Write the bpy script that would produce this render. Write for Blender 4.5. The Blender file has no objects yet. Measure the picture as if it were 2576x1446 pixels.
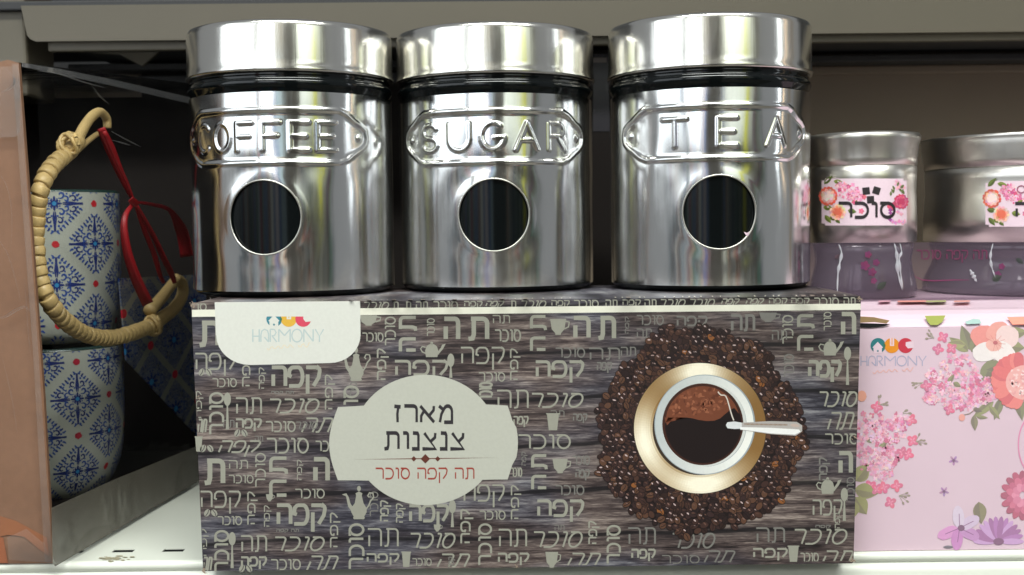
import bpy, bmesh, math, random
import numpy as np
from mathutils import Vector, Matrix, Euler

random.seed(7)
SC = bpy.context.scene
COL = SC.collection
R = math.radians
# ------------------------------------------------------------------ camera
FP, CX, CY = 2900.0, 1288.0, 723.0          # focal length and centre in measuring units (2576 wide)
PITCH = math.atan(158 / FP)
cam_d = bpy.data.cameras.new("camera")
cam = bpy.data.objects.new("camera", cam_d)
COL.objects.link(cam)
cam_d.sensor_width = 36.0
cam_d.lens = 36.0 * FP / 2576.0
cam_d.clip_start = 0.01
cam_d.clip_end = 100.0
CM = Matrix.Rotation(R(90) - PITCH, 3, 'X') @ Matrix.Rotation(-0.012, 3, 'Z')
cam.matrix_world = CM.to_4x4()
cam_d.dof.use_dof = True
cam_d.dof.focus_distance = 0.53
cam_d.dof.aperture_fstop = 14.0
SC.camera = cam
# ------------------------------------------------------------------ world, lamps, exposure
w = bpy.data.worlds.new("World")
SC.world = w
w.use_nodes = True
w.node_tree.nodes["Background"].inputs[0].default_value = (0.93, 0.97, 1.0, 1)
w.node_tree.nodes["Background"].inputs[1].default_value = 0.32
SC.view_settings.view_transform = 'Standard'
SC.view_settings.look = 'None'
SC.view_settings.exposure = -0.38
SC.view_settings.gamma = 1.0


def area(name, loc, target, sx, sy, power, color):
    d = bpy.data.lights.new(name, 'AREA')
    d.shape = 'RECTANGLE'
    d.size, d.size_y, d.energy, d.color = sx, sy, power, color
    o = bpy.data.objects.new(name, d)
    COL.objects.link(o)
    o.location = loc
    o.rotation_euler = (Vector(target) - Vector(loc)).to_track_quat('-Z', 'Y').to_euler()
    return o


COOL, WARM = (0.88, 0.95, 1.0), (1.0, 0.72, 0.42)
area("shop_window_lamp", (-0.40, -0.46, 0.43), (-0.05, 0.56, 0.43), 0.34, 0.66, 2.0, COOL)
area("shop_window_lamp", (-0.80, -0.03, 0.42), (-0.05, 0.56, 0.42), 0.66, 0.66, 3.6, COOL)
area("ceiling_lamp", (0.15, -0.25, 1.15), (0.05, 0.55, 0.0), 1.3, 0.22, 12.0, (0.97, 1.0, 0.95))
area("added_aisle_fill", (0.1, -0.45, 1.35), (0.0, -1.3, -0.1), 1.8, 0.3, 110.0, (0.97, 1.0, 0.95))  # added fill, brightens the opposite side that the steel mirrors
area("aisle_tube_lamp", (1.15, 0.28, 0.30), (0.0, 0.55, 0.30), 0.05, 0.50, 0.5, COOL)
area("aisle_warm_lamp", (1.15, 0.45, 0.30), (0.0, 0.55, 0.30), 0.025, 0.5, 0.15, WARM)


# ------------------------------------------------------------------ helpers
def ray(px, py):
    return CM @ Vector((px - CX, -(py - CY), -FP))


def at(px, py, y):
    d = ray(px, py)
    return d * (y / d.y)


def at_z(px, py, z):
    d = ray(px, py)
    return d * (z / d.z)


def at_plane(px, py, p, n):
    d = ray(px, py)
    return d * (Vector(p).dot(n) / d.dot(n))


def at_cyl(px, py, cx, cy, r):
    d = ray(px, py)
    a = d.x * d.x + d.y * d.y
    b = -2 * (d.x * cx + d.y * cy)
    c = cx * cx + cy * cy - r * r
    q = max(b * b - 4 * a * c, 0.0)
    return d * ((-b - math.sqrt(q)) / (2 * a))


def lin(c, a=1.0):
    o = []
    for v in c[:3]:
        v /= 255.0
        o.append(v / 12.92 if v <= 0.04045 else ((v + 0.055) / 1.055) ** 2.4)
    return (o[0], o[1], o[2], a)


def link(name, me, mat=None, parent=None, smooth=False, **props):
    if mat is not None:
        me.materials.append(mat)
    if smooth:
        me.polygons.foreach_set("use_smooth", [True] * len(me.polygons))
    o = bpy.data.objects.new(name, me)
    COL.objects.link(o)
    if parent is not None:
        o.parent = parent
        o.matrix_parent_inverse = Matrix.Identity(4)
        o.location = -Vector(parent.get("base", (0, 0, 0)))
    for k, v in props.items():
        o[k] = v
    return o


def mesh(verts, faces):
    me = bpy.data.meshes.new("mesh")
    me.from_pydata([tuple(v) for v in verts], [], faces)
    me.update()
    return me


def thing(name, label, cat, base, group=None):
    o = bpy.data.objects.new(name, None)
    COL.objects.link(o)
    o.empty_display_size = 0.01
    o.location = base
    o["base"] = tuple(base)
    o["label"], o["category"] = label, cat
    if group:
        o["group"] = group
    return o


def box(x0, x1, y0, y1, z0, z1, bev=0.0, seg=2):
    bm = bmesh.new()
    bmesh.ops.create_cube(bm, size=1)
    for v in bm.verts:
        v.co = Vector(((x0 + x1) / 2 + v.co.x * (x1 - x0), (y0 + y1) / 2 + v.co.y * (y1 - y0),
                       (z0 + z1) / 2 + v.co.z * (z1 - z0)))
    if bev:
        bmesh.ops.bevel(bm, geom=bm.edges[:], offset=bev, segments=seg, affect='EDGES', profile=0.5)
    me = bpy.data.meshes.new("mesh")
    bm.to_mesh(me)
    bm.free()
    return me


def lathe(prof, cx, cy, seg=96, uv=False):
    vs, fs, n = [], [], len(prof)
    for i in range(seg):
        a = 2 * math.pi * i / seg
        for r, z in prof:
            vs.append((cx + r * math.sin(a), cy - r * math.cos(a), z))
    for i in range(seg):
        j = (i + 1) % seg
        for k in range(n - 1):
            fs.append((i * n + k, j * n + k, j * n + k + 1, i * n + k + 1))
    return mesh(vs, fs)


def slab(front, back_vec):
    """closed solid from a planar outline and an extrusion vector"""
    n = len(front)
    bk = [Vector(p) + Vector(back_vec) for p in front]
    fs = [tuple(range(n)), tuple(reversed(range(n, 2 * n)))]
    for i in range(n):
        j = (i + 1) % n
        fs.append((i, i + n, j + n, j))
    me = mesh([Vector(p) for p in front] + bk, fs)
    bm = bmesh.new()
    bm.from_mesh(me)
    bmesh.ops.recalc_face_normals(bm, faces=bm.faces)
    bm.to_mesh(me)
    bm.free()
    return me


def spline(pts, n):
    out = []
    P = [Vector(p) for p in pts]
    P = [P[0] * 2 - P[1]] + P + [P[-1] * 2 - P[-2]]
    for i in range(1, len(P) - 2):
        for k in range(n):
            t = k / n
            a, b, c, d = P[i - 1], P[i], P[i + 1], P[i + 2]
            out.append(0.5 * ((2 * b) + (c - a) * t + (2 * a - 5 * b + 4 * c - d) * t * t + (3 * b - a - 3 * c + d) * t ** 3))
    out.append(P[-2])
    return out


def tube(pts, rad, seg=12, cap=True):
    vs, fs = [], []
    n = len(pts)
    up = Vector((0.13, 0.9, 0.31)).normalized()
    for i, p in enumerate(pts):
        t = (pts[min(i + 1, n - 1)] - pts[max(i - 1, 0)]).normalized()
        a = t.cross(up).normalized()
        b = t.cross(a)
        r = rad(i / (n - 1)) if callable(rad) else rad
        for k in range(seg):
            q = 2 * math.pi * k / seg
            vs.append(p + (a * math.cos(q) + b * math.sin(q)) * r)
    for i in range(n - 1):
        for k in range(seg):
            l = (k + 1) % seg
            fs.append((i * seg + k, i * seg + l, (i + 1) * seg + l, (i + 1) * seg + k))
    if cap:
        fs.append(tuple(reversed(range(seg))))
        fs.append(tuple(range((n - 1) * seg, n * seg)))
    return mesh(vs, fs)


# ------------------------------------------------------------------ materials
class S:
    """arithmetic on node sockets"""
    def __init__(s, nt, v):
        s.nt, s.v = nt, v

    def op(s, o, *a):
        n = s.nt.nodes.new('ShaderNodeMath')
        n.operation = o
        for i, x in enumerate((s,) + a):
            x = x.v if isinstance(x, S) else x
            if isinstance(x, (int, float)):
                n.inputs[i].default_value = x
            else:
                s.nt.links.new(x, n.inputs[i])
        return S(s.nt, n.outputs[0])
    def __add__(s, o): return s.op('ADD', o)
    def __sub__(s, o): return s.op('SUBTRACT', o)
    def __mul__(s, o): return s.op('MULTIPLY', o)
    def __truediv__(s, o): return s.op('DIVIDE', o)
    def lt(s, o): return s.op('LESS_THAN', o)
    def gt(s, o): return s.op('GREATER_THAN', o)
    def abs(s): return s.op('ABSOLUTE')
    def frac(s): return s.op('FRACT')
    def mn(s, o): return s.op('MINIMUM', o)
    def mx(s, o): return s.op('MAXIMUM', o)
    def sstep(s, a, b):
        n = s.nt.nodes.new('ShaderNodeMapRange')
        n.interpolation_type = 'SMOOTHSTEP'
        s.nt.links.new(s.v, n.inputs[0])
        n.inputs[1].default_value, n.inputs[2].default_value = a, b
        return S(s.nt, n.outputs[0])


def newmat(name):
    m = bpy.data.materials.new(name)
    m.use_nodes = True
    nt = m.node_tree
    return m, nt, nt.nodes["Principled BSDF"]


def coords(nt, kind='Object', scale=(1, 1, 1)):
    tc = nt.nodes.new('ShaderNodeTexCoord')
    mp = nt.nodes.new('ShaderNodeMapping')
    mp.inputs['Scale'].default_value = scale
    nt.links.new(tc.outputs[kind], mp.inputs[0])
    return mp.outputs[0]


def noise(nt, vec, scale, detail=3, rough=0.5, dist=0.0):
    n = nt.nodes.new('ShaderNodeTexNoise')
    n.inputs['Scale'].default_value = scale
    n.inputs['Detail'].default_value = detail
    n.inputs['Roughness'].default_value = rough
    n.inputs['Distortion'].default_value = dist
    nt.links.new(vec, n.inputs['Vector'])
    return S(nt, n.outputs[0])


def ramp(nt, fac, stops):
    n = nt.nodes.new('ShaderNodeValToRGB')
    e = n.color_ramp.elements
    while len(e) < len(stops):
        e.new(0.5)
    for i, (p, c) in enumerate(stops):
        e[i].position, e[i].color = p, lin(c)
    nt.links.new(fac.v if isinstance(fac, S) else fac, n.inputs[0])
    return n.outputs[0]


def mix(nt, fac, a, b, mode='MIX'):
    n = nt.nodes.new('ShaderNodeMix')
    n.data_type = 'RGBA'
    n.blend_type = mode
    for sock, x in ((n.inputs[0], fac), (n.inputs[6], a), (n.inputs[7], b)):
        x = x.v if isinstance(x, S) else x
        if isinstance(x, (int, float)):
            sock.default_value = x
        elif isinstance(x, tuple):
            sock.default_value = x
        else:
            nt.links.new(x, sock)
    return n.outputs[2]


def bump(nt, b, h, dist, strength=1.0):
    n = nt.nodes.new('ShaderNodeBump')
    n.inputs['Distance'].default_value = dist
    n.inputs['Strength'].default_value = strength
    nt.links.new(h.v if isinstance(h, S) else h, n.inputs['Height'])
    nt.links.new(n.outputs[0], b.inputs['Normal'])


def plain(name, c, rough=0.5, metal=0.0, var=0.08, scale=60, bd=0.0, spec=0.5, stretch=(1, 1, 1)):
    m, nt, b = newmat(name)
    v = coords(nt, 'Object', stretch)
    n = noise(nt, v, scale, 4, 0.6)
    c = lin(c)
    hi = tuple(min(1, x * (1 + var)) for x in c[:3]) + (1,)
    lo = tuple(x * (1 - var) for x in c[:3]) + (1,)
    nt.links.new(mix(nt, n, lo, hi), b.inputs['Base Color'])
    b.inputs['Roughness'].default_value = rough
    b.inputs['Metallic'].default_value = metal
    b.inputs['Specular IOR Level'].default_value = spec
    if bd:
        bump(nt, b, noise(nt, v, scale * 4, 3), bd)
    return m


def steel_mat(name, rough, tint, brush, dist, wob):
    """brushed stainless steel: fine vertical grain, a little long-wave waviness"""
    m, nt, b = newmat(name)
    b.inputs['Base Color'].default_value = lin(tint)
    b.inputs['Metallic'].default_value = 1.0
    g = noise(nt, coords(nt, 'Object', (1, 1, 0.03)), brush, 2, 0.6)
    f = noise(nt, coords(nt, 'Object', (1, 1, 0.22)), 55, 2, 0.5)
    s = noise(nt, coords(nt, 'Object', (1, 1, 1)), 400, 3, 0.6)
    lo = noise(nt, coords(nt, 'Object', (1, 1, .6)), 34, 3, 0.6)
    nt.links.new((g * 0.10 + s * 0.04 + lo.sstep(.45, .75) * 0.07 + rough - 0.07).v, b.inputs['Roughness'])
    bump(nt, b, g * (dist / wob) + f, wob)
    return m


def print_mat(name, rough=0.42, coat=0.0, var=0.05):
    m, nt, b = newmat(name)
    a = nt.nodes.new('ShaderNodeVertexColor')
    a.layer_name = "ink"
    n = noise(nt, coords(nt), 900, 2)
    nt.links.new(mix(nt, n.sstep(0.3, 0.7) * var * 3, a.outputs[0], (0.78, 0.76, 0.76, 1), 'MULTIPLY'), b.inputs['Base Color'])
    b.inputs['Roughness'].default_value = rough
    b.inputs['Coat Weight'].default_value = coat
    return m


def film_mat(name, tint, opac, rough=0.06, tr=(0.97, 0.97, 0.97, 1), wr=0.0006, ior=1.16):
    """clear plastic film: see-through with a glossy skin, slightly milky"""
    m = bpy.data.materials.new(name)
    m.use_nodes = True
    nt = m.node_tree
    nt.nodes.clear()
    out = nt.nodes.new('ShaderNodeOutputMaterial')
    t = nt.nodes.new('ShaderNodeBsdfTransparent')
    t.inputs[0].default_value = tr
    gl = nt.nodes.new('ShaderNodeBsdfGlossy')
    gl.inputs['Roughness'].default_value = rough
    gl.inputs[0].default_value = (0.9, 0.9, 0.9, 1)
    df = nt.nodes.new('ShaderNodeBsdfDiffuse')
    df.inputs[0].default_value = tint
    fr = nt.nodes.new('ShaderNodeFresnel')
    fr.inputs[0].default_value = ior
    m1 = nt.nodes.new('ShaderNodeMixShader')
    m1.inputs[0].default_value = opac
    m2 = nt.nodes.new('ShaderNodeMixShader')
    nt.links.new(t.outputs[0], m1.inputs[1])
    nt.links.new(df.outputs[0], m1.inputs[2])
    nt.links.new(fr.outputs[0], m2.inputs[0])
    nt.links.new(m1.outputs[0], m2.inputs[1])
    nt.links.new(gl.outputs[0], m2.inputs[2])
    nt.links.new(m2.outputs[0], out.inputs[0])
    bn = nt.nodes.new('ShaderNodeBump')
    bn.inputs['Distance'].default_value = wr
    v = coords(nt)
    h = noise(nt, v, 22, 2, 0.5, 1.5)
    nt.links.new(h.v, bn.inputs['Height'])
    for x in (gl, fr):
        nt.links.new(bn.outputs[0], x.inputs['Normal'])
    return m


def wood_print():
    """photo-print of weathered planks, running along x"""
    m, nt, b = newmat("weathered_plank_print")
    v = coords(nt)
    gv = coords(nt, 'Object', (1, 1, 18))
    g1 = noise(nt, gv, 26, 5, 0.65, 0.5)
    g2 = noise(nt, coords(nt, 'Object', (6, 1, 60)), 22, 3, 0.7, 0.3)
    big = noise(nt, coords(nt, 'Object', (1, 1, 2.2)), 22, 3, 0.55)
    hue = noise(nt, coords(nt, 'Object', (1, 1, 2.6)), 17, 2, 0.5)
    tone = (g1 * 0.85 + g2 * 0.65 + big * 0.5 - 0.52)
    c1 = ramp(nt, tone, [(0.25, (22, 19, 23)), (0.43, (62, 55, 60)), (0.56, (98, 90, 92)), (0.74, (152, 143, 140))])
    c2 = ramp(nt, tone, [(0.25, (24, 17, 15)), (0.43, (68, 54, 48)), (0.56, (104, 88, 79)), (0.74, (158, 141, 128))])
    c3 = ramp(nt, tone, [(0.25, (19, 20, 29)), (0.43, (54, 56, 68)), (0.56, (90, 92, 103)), (0.74, (146, 150, 156))])
    c = mix(nt, hue.sstep(0.46, 0.60) * 0.55, c1, c2)
    c = mix(nt, hue.sstep(0.50, 0.38) * 0.6, c, c3)
    sep = nt.nodes.new('ShaderNodeSeparateXYZ')
    nt.links.new(v, sep.inputs[0])
    z = S(nt, sep.outputs[2])
    x = S(nt, sep.outputs[0])
    wob = noise(nt, coords(nt, 'Object', (1, 1, 0.2)), 14, 2)
    q = ((z + wob * 0.010 + x * -0.012) / 0.0205).frac()
    d = (q - 0.5).abs()
    thick = noise(nt, coords(nt, 'Object', (1, 1, 4)), 30, 2)
    line = (d + thick * 0.07).sstep(0.095, 0.055)
    soft = d.sstep(0.22, 0.03) * 0.45
    c = mix(nt, soft, c, lin((38, 32, 36)))
    c = mix(nt, line * 0.85, c, lin((16, 14, 18)))
    nt.links.new(c, b.inputs['Base Color'])
    b.inputs['Roughness'].default_value = 0.42
    bump(nt, b, noise(nt, v, 300, 2), 0.00003)
    return m


def tile_mat(name):
    """printed blue filigree in a lattice of white diamonds with red dots (uses UV in metres)"""
    m, nt, b = newmat(name)
    uvn = nt.nodes.new('ShaderNodeUVMap')
    sep = nt.nodes.new('ShaderNodeSeparateXYZ')
    nt.links.new(uvn.outputs[0], sep.inputs[0])
    u, v = S(nt, sep.outputs[0]), S(nt, sep.outputs[1])
    P = 0.043
    a = ((u + v) / P).frac()
    c = ((u - v) / P).frac()
    da = (a - 0.5).abs()
    dc = (c - 0.5).abs()
    ea = da.mx(dc)                                   # 0.5 on the lattice lines
    X = (a + c - 1.0).abs()
    Y = (a - c).abs()
    comb = nt.nodes.new('ShaderNodeCombineXYZ')
    # mirrored in both axes and across the diagonal so the filigree is symmetrical
    nt.links.new(X.v, comb.inputs[0])
    nt.links.new(Y.v, comb.inputs[1])
    wn = noise(nt, comb.outputs[0], 6.5, 1, 0.4, 4.5)
    curl = ((wn * 4.0).frac() - 0.5).abs()
    vor = nt.nodes.new('ShaderNodeTexVoronoi')
    vor.feature = 'F1'
    vor.inputs['Scale'].default_value = 7.5
    nt.links.new(comb.outputs[0], vor.inputs['Vector'])
    dots = S(nt, vor.outputs['Distance']).lt(0.23)
    rad = (X * X + Y * Y).op('SQRT')
    ang = Y.op('ARCTAN2', X)
    pet = (ang * 4.0).op('COSINE').abs()
    star = rad.lt(pet * 0.24 + 0.02)
    fil = curl.gt(0.29).mx(dots).mx(star)
    # feathered inner edge of the white lattice
    jag = noise(nt, comb.outputs[0], 26, 1) * 0.06
    lat = (ea + jag).gt(0.462)
    blue = mix(nt, noise(nt, comb.outputs[0], 4, 2).sstep(0.3, 0.7), lin((20, 36, 98)), lin((34, 66, 136)))
    col = mix(nt, fil, lin((120, 126, 128)), blue)  # whites greyed to keep the mirrored pattern dim
    col = mix(nt, lat, col, lin((130, 132, 126)))
    core = rad.lt(0.085)
    col = mix(nt, core, col, lin((52, 132, 190)))
    da2, dc2 = 0.5, 0.5
    fa = (da - 0.5).abs()
    fc = (dc - 0.5).abs()
    red = (fa * fa + fc * fc).op('SQRT').lt(0.085)
    col = mix(nt, red, col, mix(nt, noise(nt, comb.outputs[0], 20, 1), lin((205, 40, 50)), lin((170, 30, 60))))
    nt.links.new(col, b.inputs['Base Color'])
    b.inputs['Roughness'].default_value = 0.22
    return m


M = {}
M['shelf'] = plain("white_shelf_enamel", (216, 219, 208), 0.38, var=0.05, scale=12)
M['upper'] = plain("shaded_beige_enamel", (86, 80, 68), 0.5, var=0.06, scale=18)  # base colour darkened to carry the shade on the upper shelf
M['back'] = plain("brown_grey_back_panel", (132, 118, 102), 0.6, var=0.08, scale=18)
M['dark'] = plain("dark_slate_metal", (44, 44, 46), 0.6)
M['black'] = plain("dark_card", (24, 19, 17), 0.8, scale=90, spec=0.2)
M['void'] = plain("black_slot", (8, 8, 9), 0.9)
M['glass'] = plain("dark_interior_glass", (8, 12, 13), 0.10, var=0.3, scale=30, spec=0.4)  # opaque dark colour stands in for the unlit inside of clear glass
M['seal'] = plain("black_seal", (10, 13, 15), 0.12, spec=0.7)
M['lid'] = steel_mat("lid_steel", 0.17, (236, 234, 228), 900, 0.00002, 0.00012)
M['sleeve'] = steel_mat("sleeve_steel", 0.14, (232, 232, 230), 1100, 0.000008, 0.00022)
M['rim'] = steel_mat("rim_steel", 0.35, (200, 198, 190), 500, 0.00001, 0.0001)
M['steel2'] = steel_mat("brushed_steel", 0.31, (222, 218, 212), 700, 0.00001, 0.00004)
M['print'] = print_mat("printed_ink")
M['wood'] = wood_print()
M['tile'] = tile_mat("blue_tile_pattern")
M['rattan'] = plain("rattan_cane", (196, 168, 112), 0.42, var=0.22, scale=120, bd=0.0002)
M['ribbon'] = plain("red_satin_ribbon", (140, 16, 24), 0.5, var=0.2, scale=260)
M['card'] = plain("brown_cardboard", (128, 92, 68), 0.85, var=0.14, scale=260, bd=0.00004)
M['film'] = film_mat("clear_film", (0.6, 0.6, 0.62, 1), 0.006, ior=1.07)
M['filmf'] = film_mat("front_film", (0.75, 0.75, 0.78, 1), 0.02, rough=0.3, wr=0.0005, ior=1.09)
M['tray'] = film_mat("grey_reflection_film", lin((122, 114, 100)), 0.36, rough=0.25)  # grey tint stands in for the shelf mirrored in the film
M['purple'] = film_mat("purple_film", lin((126, 112, 126)), 0.15, tr=(0.88, 0.84, 0.88, 1), rough=0.12, wr=0.001)
M['pink'] = plain("pink_card", (216, 190, 203), 0.38, var=0.03, scale=40)
M['clear'] = plain("smoky_glass", (84, 82, 88), 0.07, var=0.25, scale=60, spec=0.7)
M['mug'] = plain('white_glazed_ceramic', (170, 173, 163), 0.2, var=0.03)
M['glaze'] = plain("dark_rim_glaze", (30, 52, 48), 0.2)
M['kraft'] = plain("torn_kraft", (150, 122, 84), 0.7, var=0.2, scale=200)
M['wall'] = plain("shop_wall", (120, 116, 108), 0.8)


# ------------------------------------------------------------------ flat print
class Ink:
    """flat printed shapes laid on a surface; mapf(px, py, lift) gives the point on the surface"""
    def __init__(s, mapf):
        s.f, s.v, s.p, s.c = mapf, [], [], []

    def poly(s, pts, col, lay=1.0):
        k = len(s.v)
        s.v += [s.f(x, y, lay * 1e-5) for x, y in pts]
        s.p.append(tuple(range(k, k + len(pts))))
        s.c.append(lin(col))

    def ell(s, x, y, rx, ry, col, lay=1.0, n=20, rot=0.0, a0=0.0, a1=2 * math.pi, jit=0.0):
        pts = []
        full = abs(a1 - a0 - 2 * math.pi) < 1e-6
        for i in range(n if full else n + 1):
            a = a0 + (a1 - a0) * i / n
            j = 1 + random.uniform(-jit, jit)
            ex, ey = rx * math.cos(a) * j, ry * math.sin(a) * j
            pts.append((x + ex * math.cos(rot) - ey * math.sin(rot), y + ex * math.sin(rot) + ey * math.cos(rot)))
        s.poly(pts, col, lay)

    def stroke(s, pts, wd, col, lay=1.0, taper=False):
        n = len(pts)
        L, Rr = [], []
        for i, (x, y) in enumerate(pts):
            x0, y0 = pts[max(i - 1, 0)]
            x1, y1 = pts[min(i + 1, n - 1)]
            d = math.hypot(x1 - x0, y1 - y0) or 1
            h = wd / 2 * (math.sin(math.pi * (0.12 + 0.76 * i / (n - 1))) if taper else 1)
            nx, ny = -(y1 - y0) / d * h, (x1 - x0) / d * h
            L.append((x + nx, y + ny))
            Rr.append((x - nx, y - ny))
        for i in range(n - 1):
            s.poly([L[i], L[i + 1], Rr[i + 1], Rr[i]], col, lay)

    def quadgrid(s, x0, y0, x1, y1, col, lay=1.0, nx=24, cut=0.0):
        for i in range(nx):
            a, b_ = x0 + (x1 - x0) * i / nx, x0 + (x1 - x0) * (i + 1) / nx
            c = cut if i in (0, nx - 1) else 0
            s.poly([(a, y0 + c), (b_, y0 + c), (b_, y1 - c), (a, y1 - c)], col, lay)

    def heb(s, body, x0, y0, x1, y1, col, lay=1.0, rot=0, shear=0.0, wd=4.0, clip=None, thick=1.0):
        """Hebrew word drawn from pen strokes; thick widens the horizontal strokes"""
        g, cur = [], 0.0
        for ch in reversed(body):
            for st in HB.get(ch, []):
                g.append([(cur + a + shear * b, b) for a, b in st])
            cur += HW[ch] + .24
        if rot == 90:
            g = [[(-b, a) for a, b in st] for st in g]
        xs = [p[0] for st in g for p in st]
        ys = [p[1] for st in g for p in st]
        ax, ay, bx, by = min(xs), min(ys), max(max(xs) - min(xs), .3), max(ys) - min(ys)
        h = wd / 2
        for k, st in enumerate(g):
            P = [(x0 + h + (a - ax) / bx * (x1 - x0 - wd), y1 - h - (b - ay) / by * (y1 - y0 - wd)) for a, b in st]
            n = len(P)
            L, Q = [], []
            for i in range(n):
                def nrm(a, b):
                    d = math.hypot(b[0] - a[0], b[1] - a[1]) or 1
                    return (-(b[1] - a[1]) / d, (b[0] - a[0]) / d)
                n0 = nrm(P[max(i - 1, 0)], P[i]) if i else nrm(P[0], P[1])
                n1 = nrm(P[i], P[min(i + 1, n - 1)]) if i < n - 1 else n0
                mx_, my_ = n0[0] + n1[0], n0[1] + n1[1]
                ml = math.hypot(mx_, my_) or 1
                mx_, my_ = mx_ / ml, my_ / ml
                sc = min(1 / max(mx_ * n0[0] + my_ * n0[1], .5), 1.5)
                w1, w2 = h * sc * (1 if thick == 1 else .78), h * sc * thick
                ox, oy = mx_ * w1, my_ * w2
                ex = 0
                L.append((P[i][0] + ox, P[i][1] + oy))
                Q.append((P[i][0] - ox, P[i][1] - oy))
            for i in range(n - 1):
                q = [L[i], L[i + 1], Q[i + 1], Q[i]]
                for co, no in (clip or ()):
                    o = []
                    for a, b in zip(q, q[1:] + q[:1]):
                        da = (a[0] - co[0]) * no[0] + (a[1] - co[1]) * no[1]
                        db = (b[0] - co[0]) * no[0] + (b[1] - co[1]) * no[1]
                        if da <= 0:
                            o.append(a)
                        if (da < 0 < db) or (db < 0 < da):
                            t = da / (da - db)
                            o.append((a[0] + (b[0] - a[0]) * t, a[1] + (b[1] - a[1]) * t))
                    q = o
                    if len(q) < 3:
                        break
                if len(q) >= 3:
                    s.poly(q, col, lay + (k % 4) * .5 + (i % 2) * .25)

    def text(s, body, x0, y0, x1, y1, col, lay=1.0, rot=0, shear=0.0, bold=0.0, clip=None):
        vs, fs = glyphs(body, bold)
        P = [(x + shear * y, y) for x, y in vs]
        if rot == 90:
            P = [(-y, x) for x, y in P]
        xs, ys = [p[0] for p in P], [p[1] for p in P]
        ax, ay = min(xs), min(ys)
        bx, by = max(xs) - ax, max(ys) - ay
        P = [(x0 + (x - ax) / bx * (x1 - x0), y1 - (y - ay) / by * (y1 - y0)) for x, y in P]
        if clip:
            bm = bmesh.new()
            vv = [bm.verts.new((x, y, 0)) for x, y in P]
            for f in fs:
                try:
                    bm.faces.new([vv[i] for i in f])
                except ValueError:
                    pass
            for co, no in clip:
                g = bm.verts[:] + bm.edges[:] + bm.faces[:]
                bmesh.ops.bisect_plane(bm, geom=g, dist=1e-5, plane_co=co, plane_no=no, clear_outer=True)
            bm.verts.index_update()
            P = [(v.co.x, v.co.y) for v in bm.verts]
            fs = [[v.index for v in f.verts] for f in bm.faces]
            bm.free()
        k = len(s.v)
        s.v += [s.f(x, y, lay * 1e-5) for x, y in P]
        for f in fs:
            s.p.append(tuple(i + k for i in f))
            s.c.append(lin(col))

    def build(s, name, parent, mat='print', **pr):
        me = mesh(s.v, s.p)
        a = me.color_attributes.new("ink", 'FLOAT_COLOR', 'CORNER')
        buf = np.empty((len(me.loops), 4), np.float32)
        i = 0
        for p, c in zip(me.polygons, s.c):
            buf[i:i + p.loop_total] = c
            i += p.loop_total
        a.data.foreach_set("color", buf.ravel())
        return link(name, me, M[mat], parent, **pr)


# stroke skeletons of the Hebrew letters, x right, y up, in a unit box (x width in HW)
def _arc(cx, cy, rx, ry, a0, a1, n=8):
    return [(cx + rx * math.cos(R(a0 + (a1 - a0) * i / n)), cy + ry * math.sin(R(a0 + (a1 - a0) * i / n))) for i in range(n + 1)]


HB = {'ת': [[(.12, 1), (.62, 1)] + _arc(.70, .78, .22, .22, 90, 0, 4) + [(.92, 0)], [(.26, .98), (.26, .22), (.20, .03), (0, .0)]],
      'ה': [[(0, 1), (.62, 1)] + _arc(.70, .78, .22, .22, 90, 0, 4) + [(.92, 0)], [(.10, .62), (.10, 0)]],
      'ק': [[(0, 1), (.72, 1)] + _arc(.72, .80, .20, .20, 90, -10, 4) + [(.84, .45), (.50, 0)], [(.10, .62), (.10, -.42)]],
      'פ': [[(.18, .50), (.0, .56), (.04, .86)] + _arc(.30, .78, .24, .22, 150, 90, 3) + [(.55, 1)] + _arc(.62, .5, .30, .5, 80, -80, 8) + [(.55, 0), (0, 0)]],
      'ס': [[(-.02, 1), (.5, 1)] + _arc(.48, .5, .44, .5, 80, -262, 16)],
      'ו': [[(0, 1), (.16, 1)] + _arc(.18, .86, .14, .14, 80, 0, 3) + [(.32, 0)]],
      'כ': [[(0, 1), (.42, 1)] + _arc(.44, .5, .42, .5, 86, -86, 9) + [(.42, 0), (0, 0)]],
      'ר': [[(0, 1), (.52, 1)] + _arc(.58, .78, .24, .22, 90, 0, 4) + [(.82, 0)]],
      'מ': [[(.42, 0), (.94, 0), (.94, .62)] + _arc(.66, .66, .28, .34, 0, 150, 6) + [(.24, .5), (.14, 0)], [(.36, .78), (.08, 1)]],
      'א': [[(0, 1), (.92, 0)], [(.90, 1), (.88, .74), (.60, .42)], [(.24, .68), (.06, .38), (.06, .0)]],
      'ז': [[(0, .98), (.42, .94)], [(.26, .93), (.20, .5), (.22, 0)]],
      'צ': [[(0, 0), (.86, 0), (.12, 1)], [(.84, 1), (.82, .72), (.52, .45)]],
      'נ': [[(.06, 1), (.36, .98), (.42, .85), (.42, 0), (0, 0)]]}
HW = {'ת': .98, 'ה': .92, 'ק': .92, 'פ': .92, 'ס': .94, 'ו': .34, 'כ': .86, 'ר': .82, 'מ': .96, 'א': .92, 'ז': .42, 'צ': .90, 'נ': .44, ' ': .35}

_gl = {}


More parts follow.
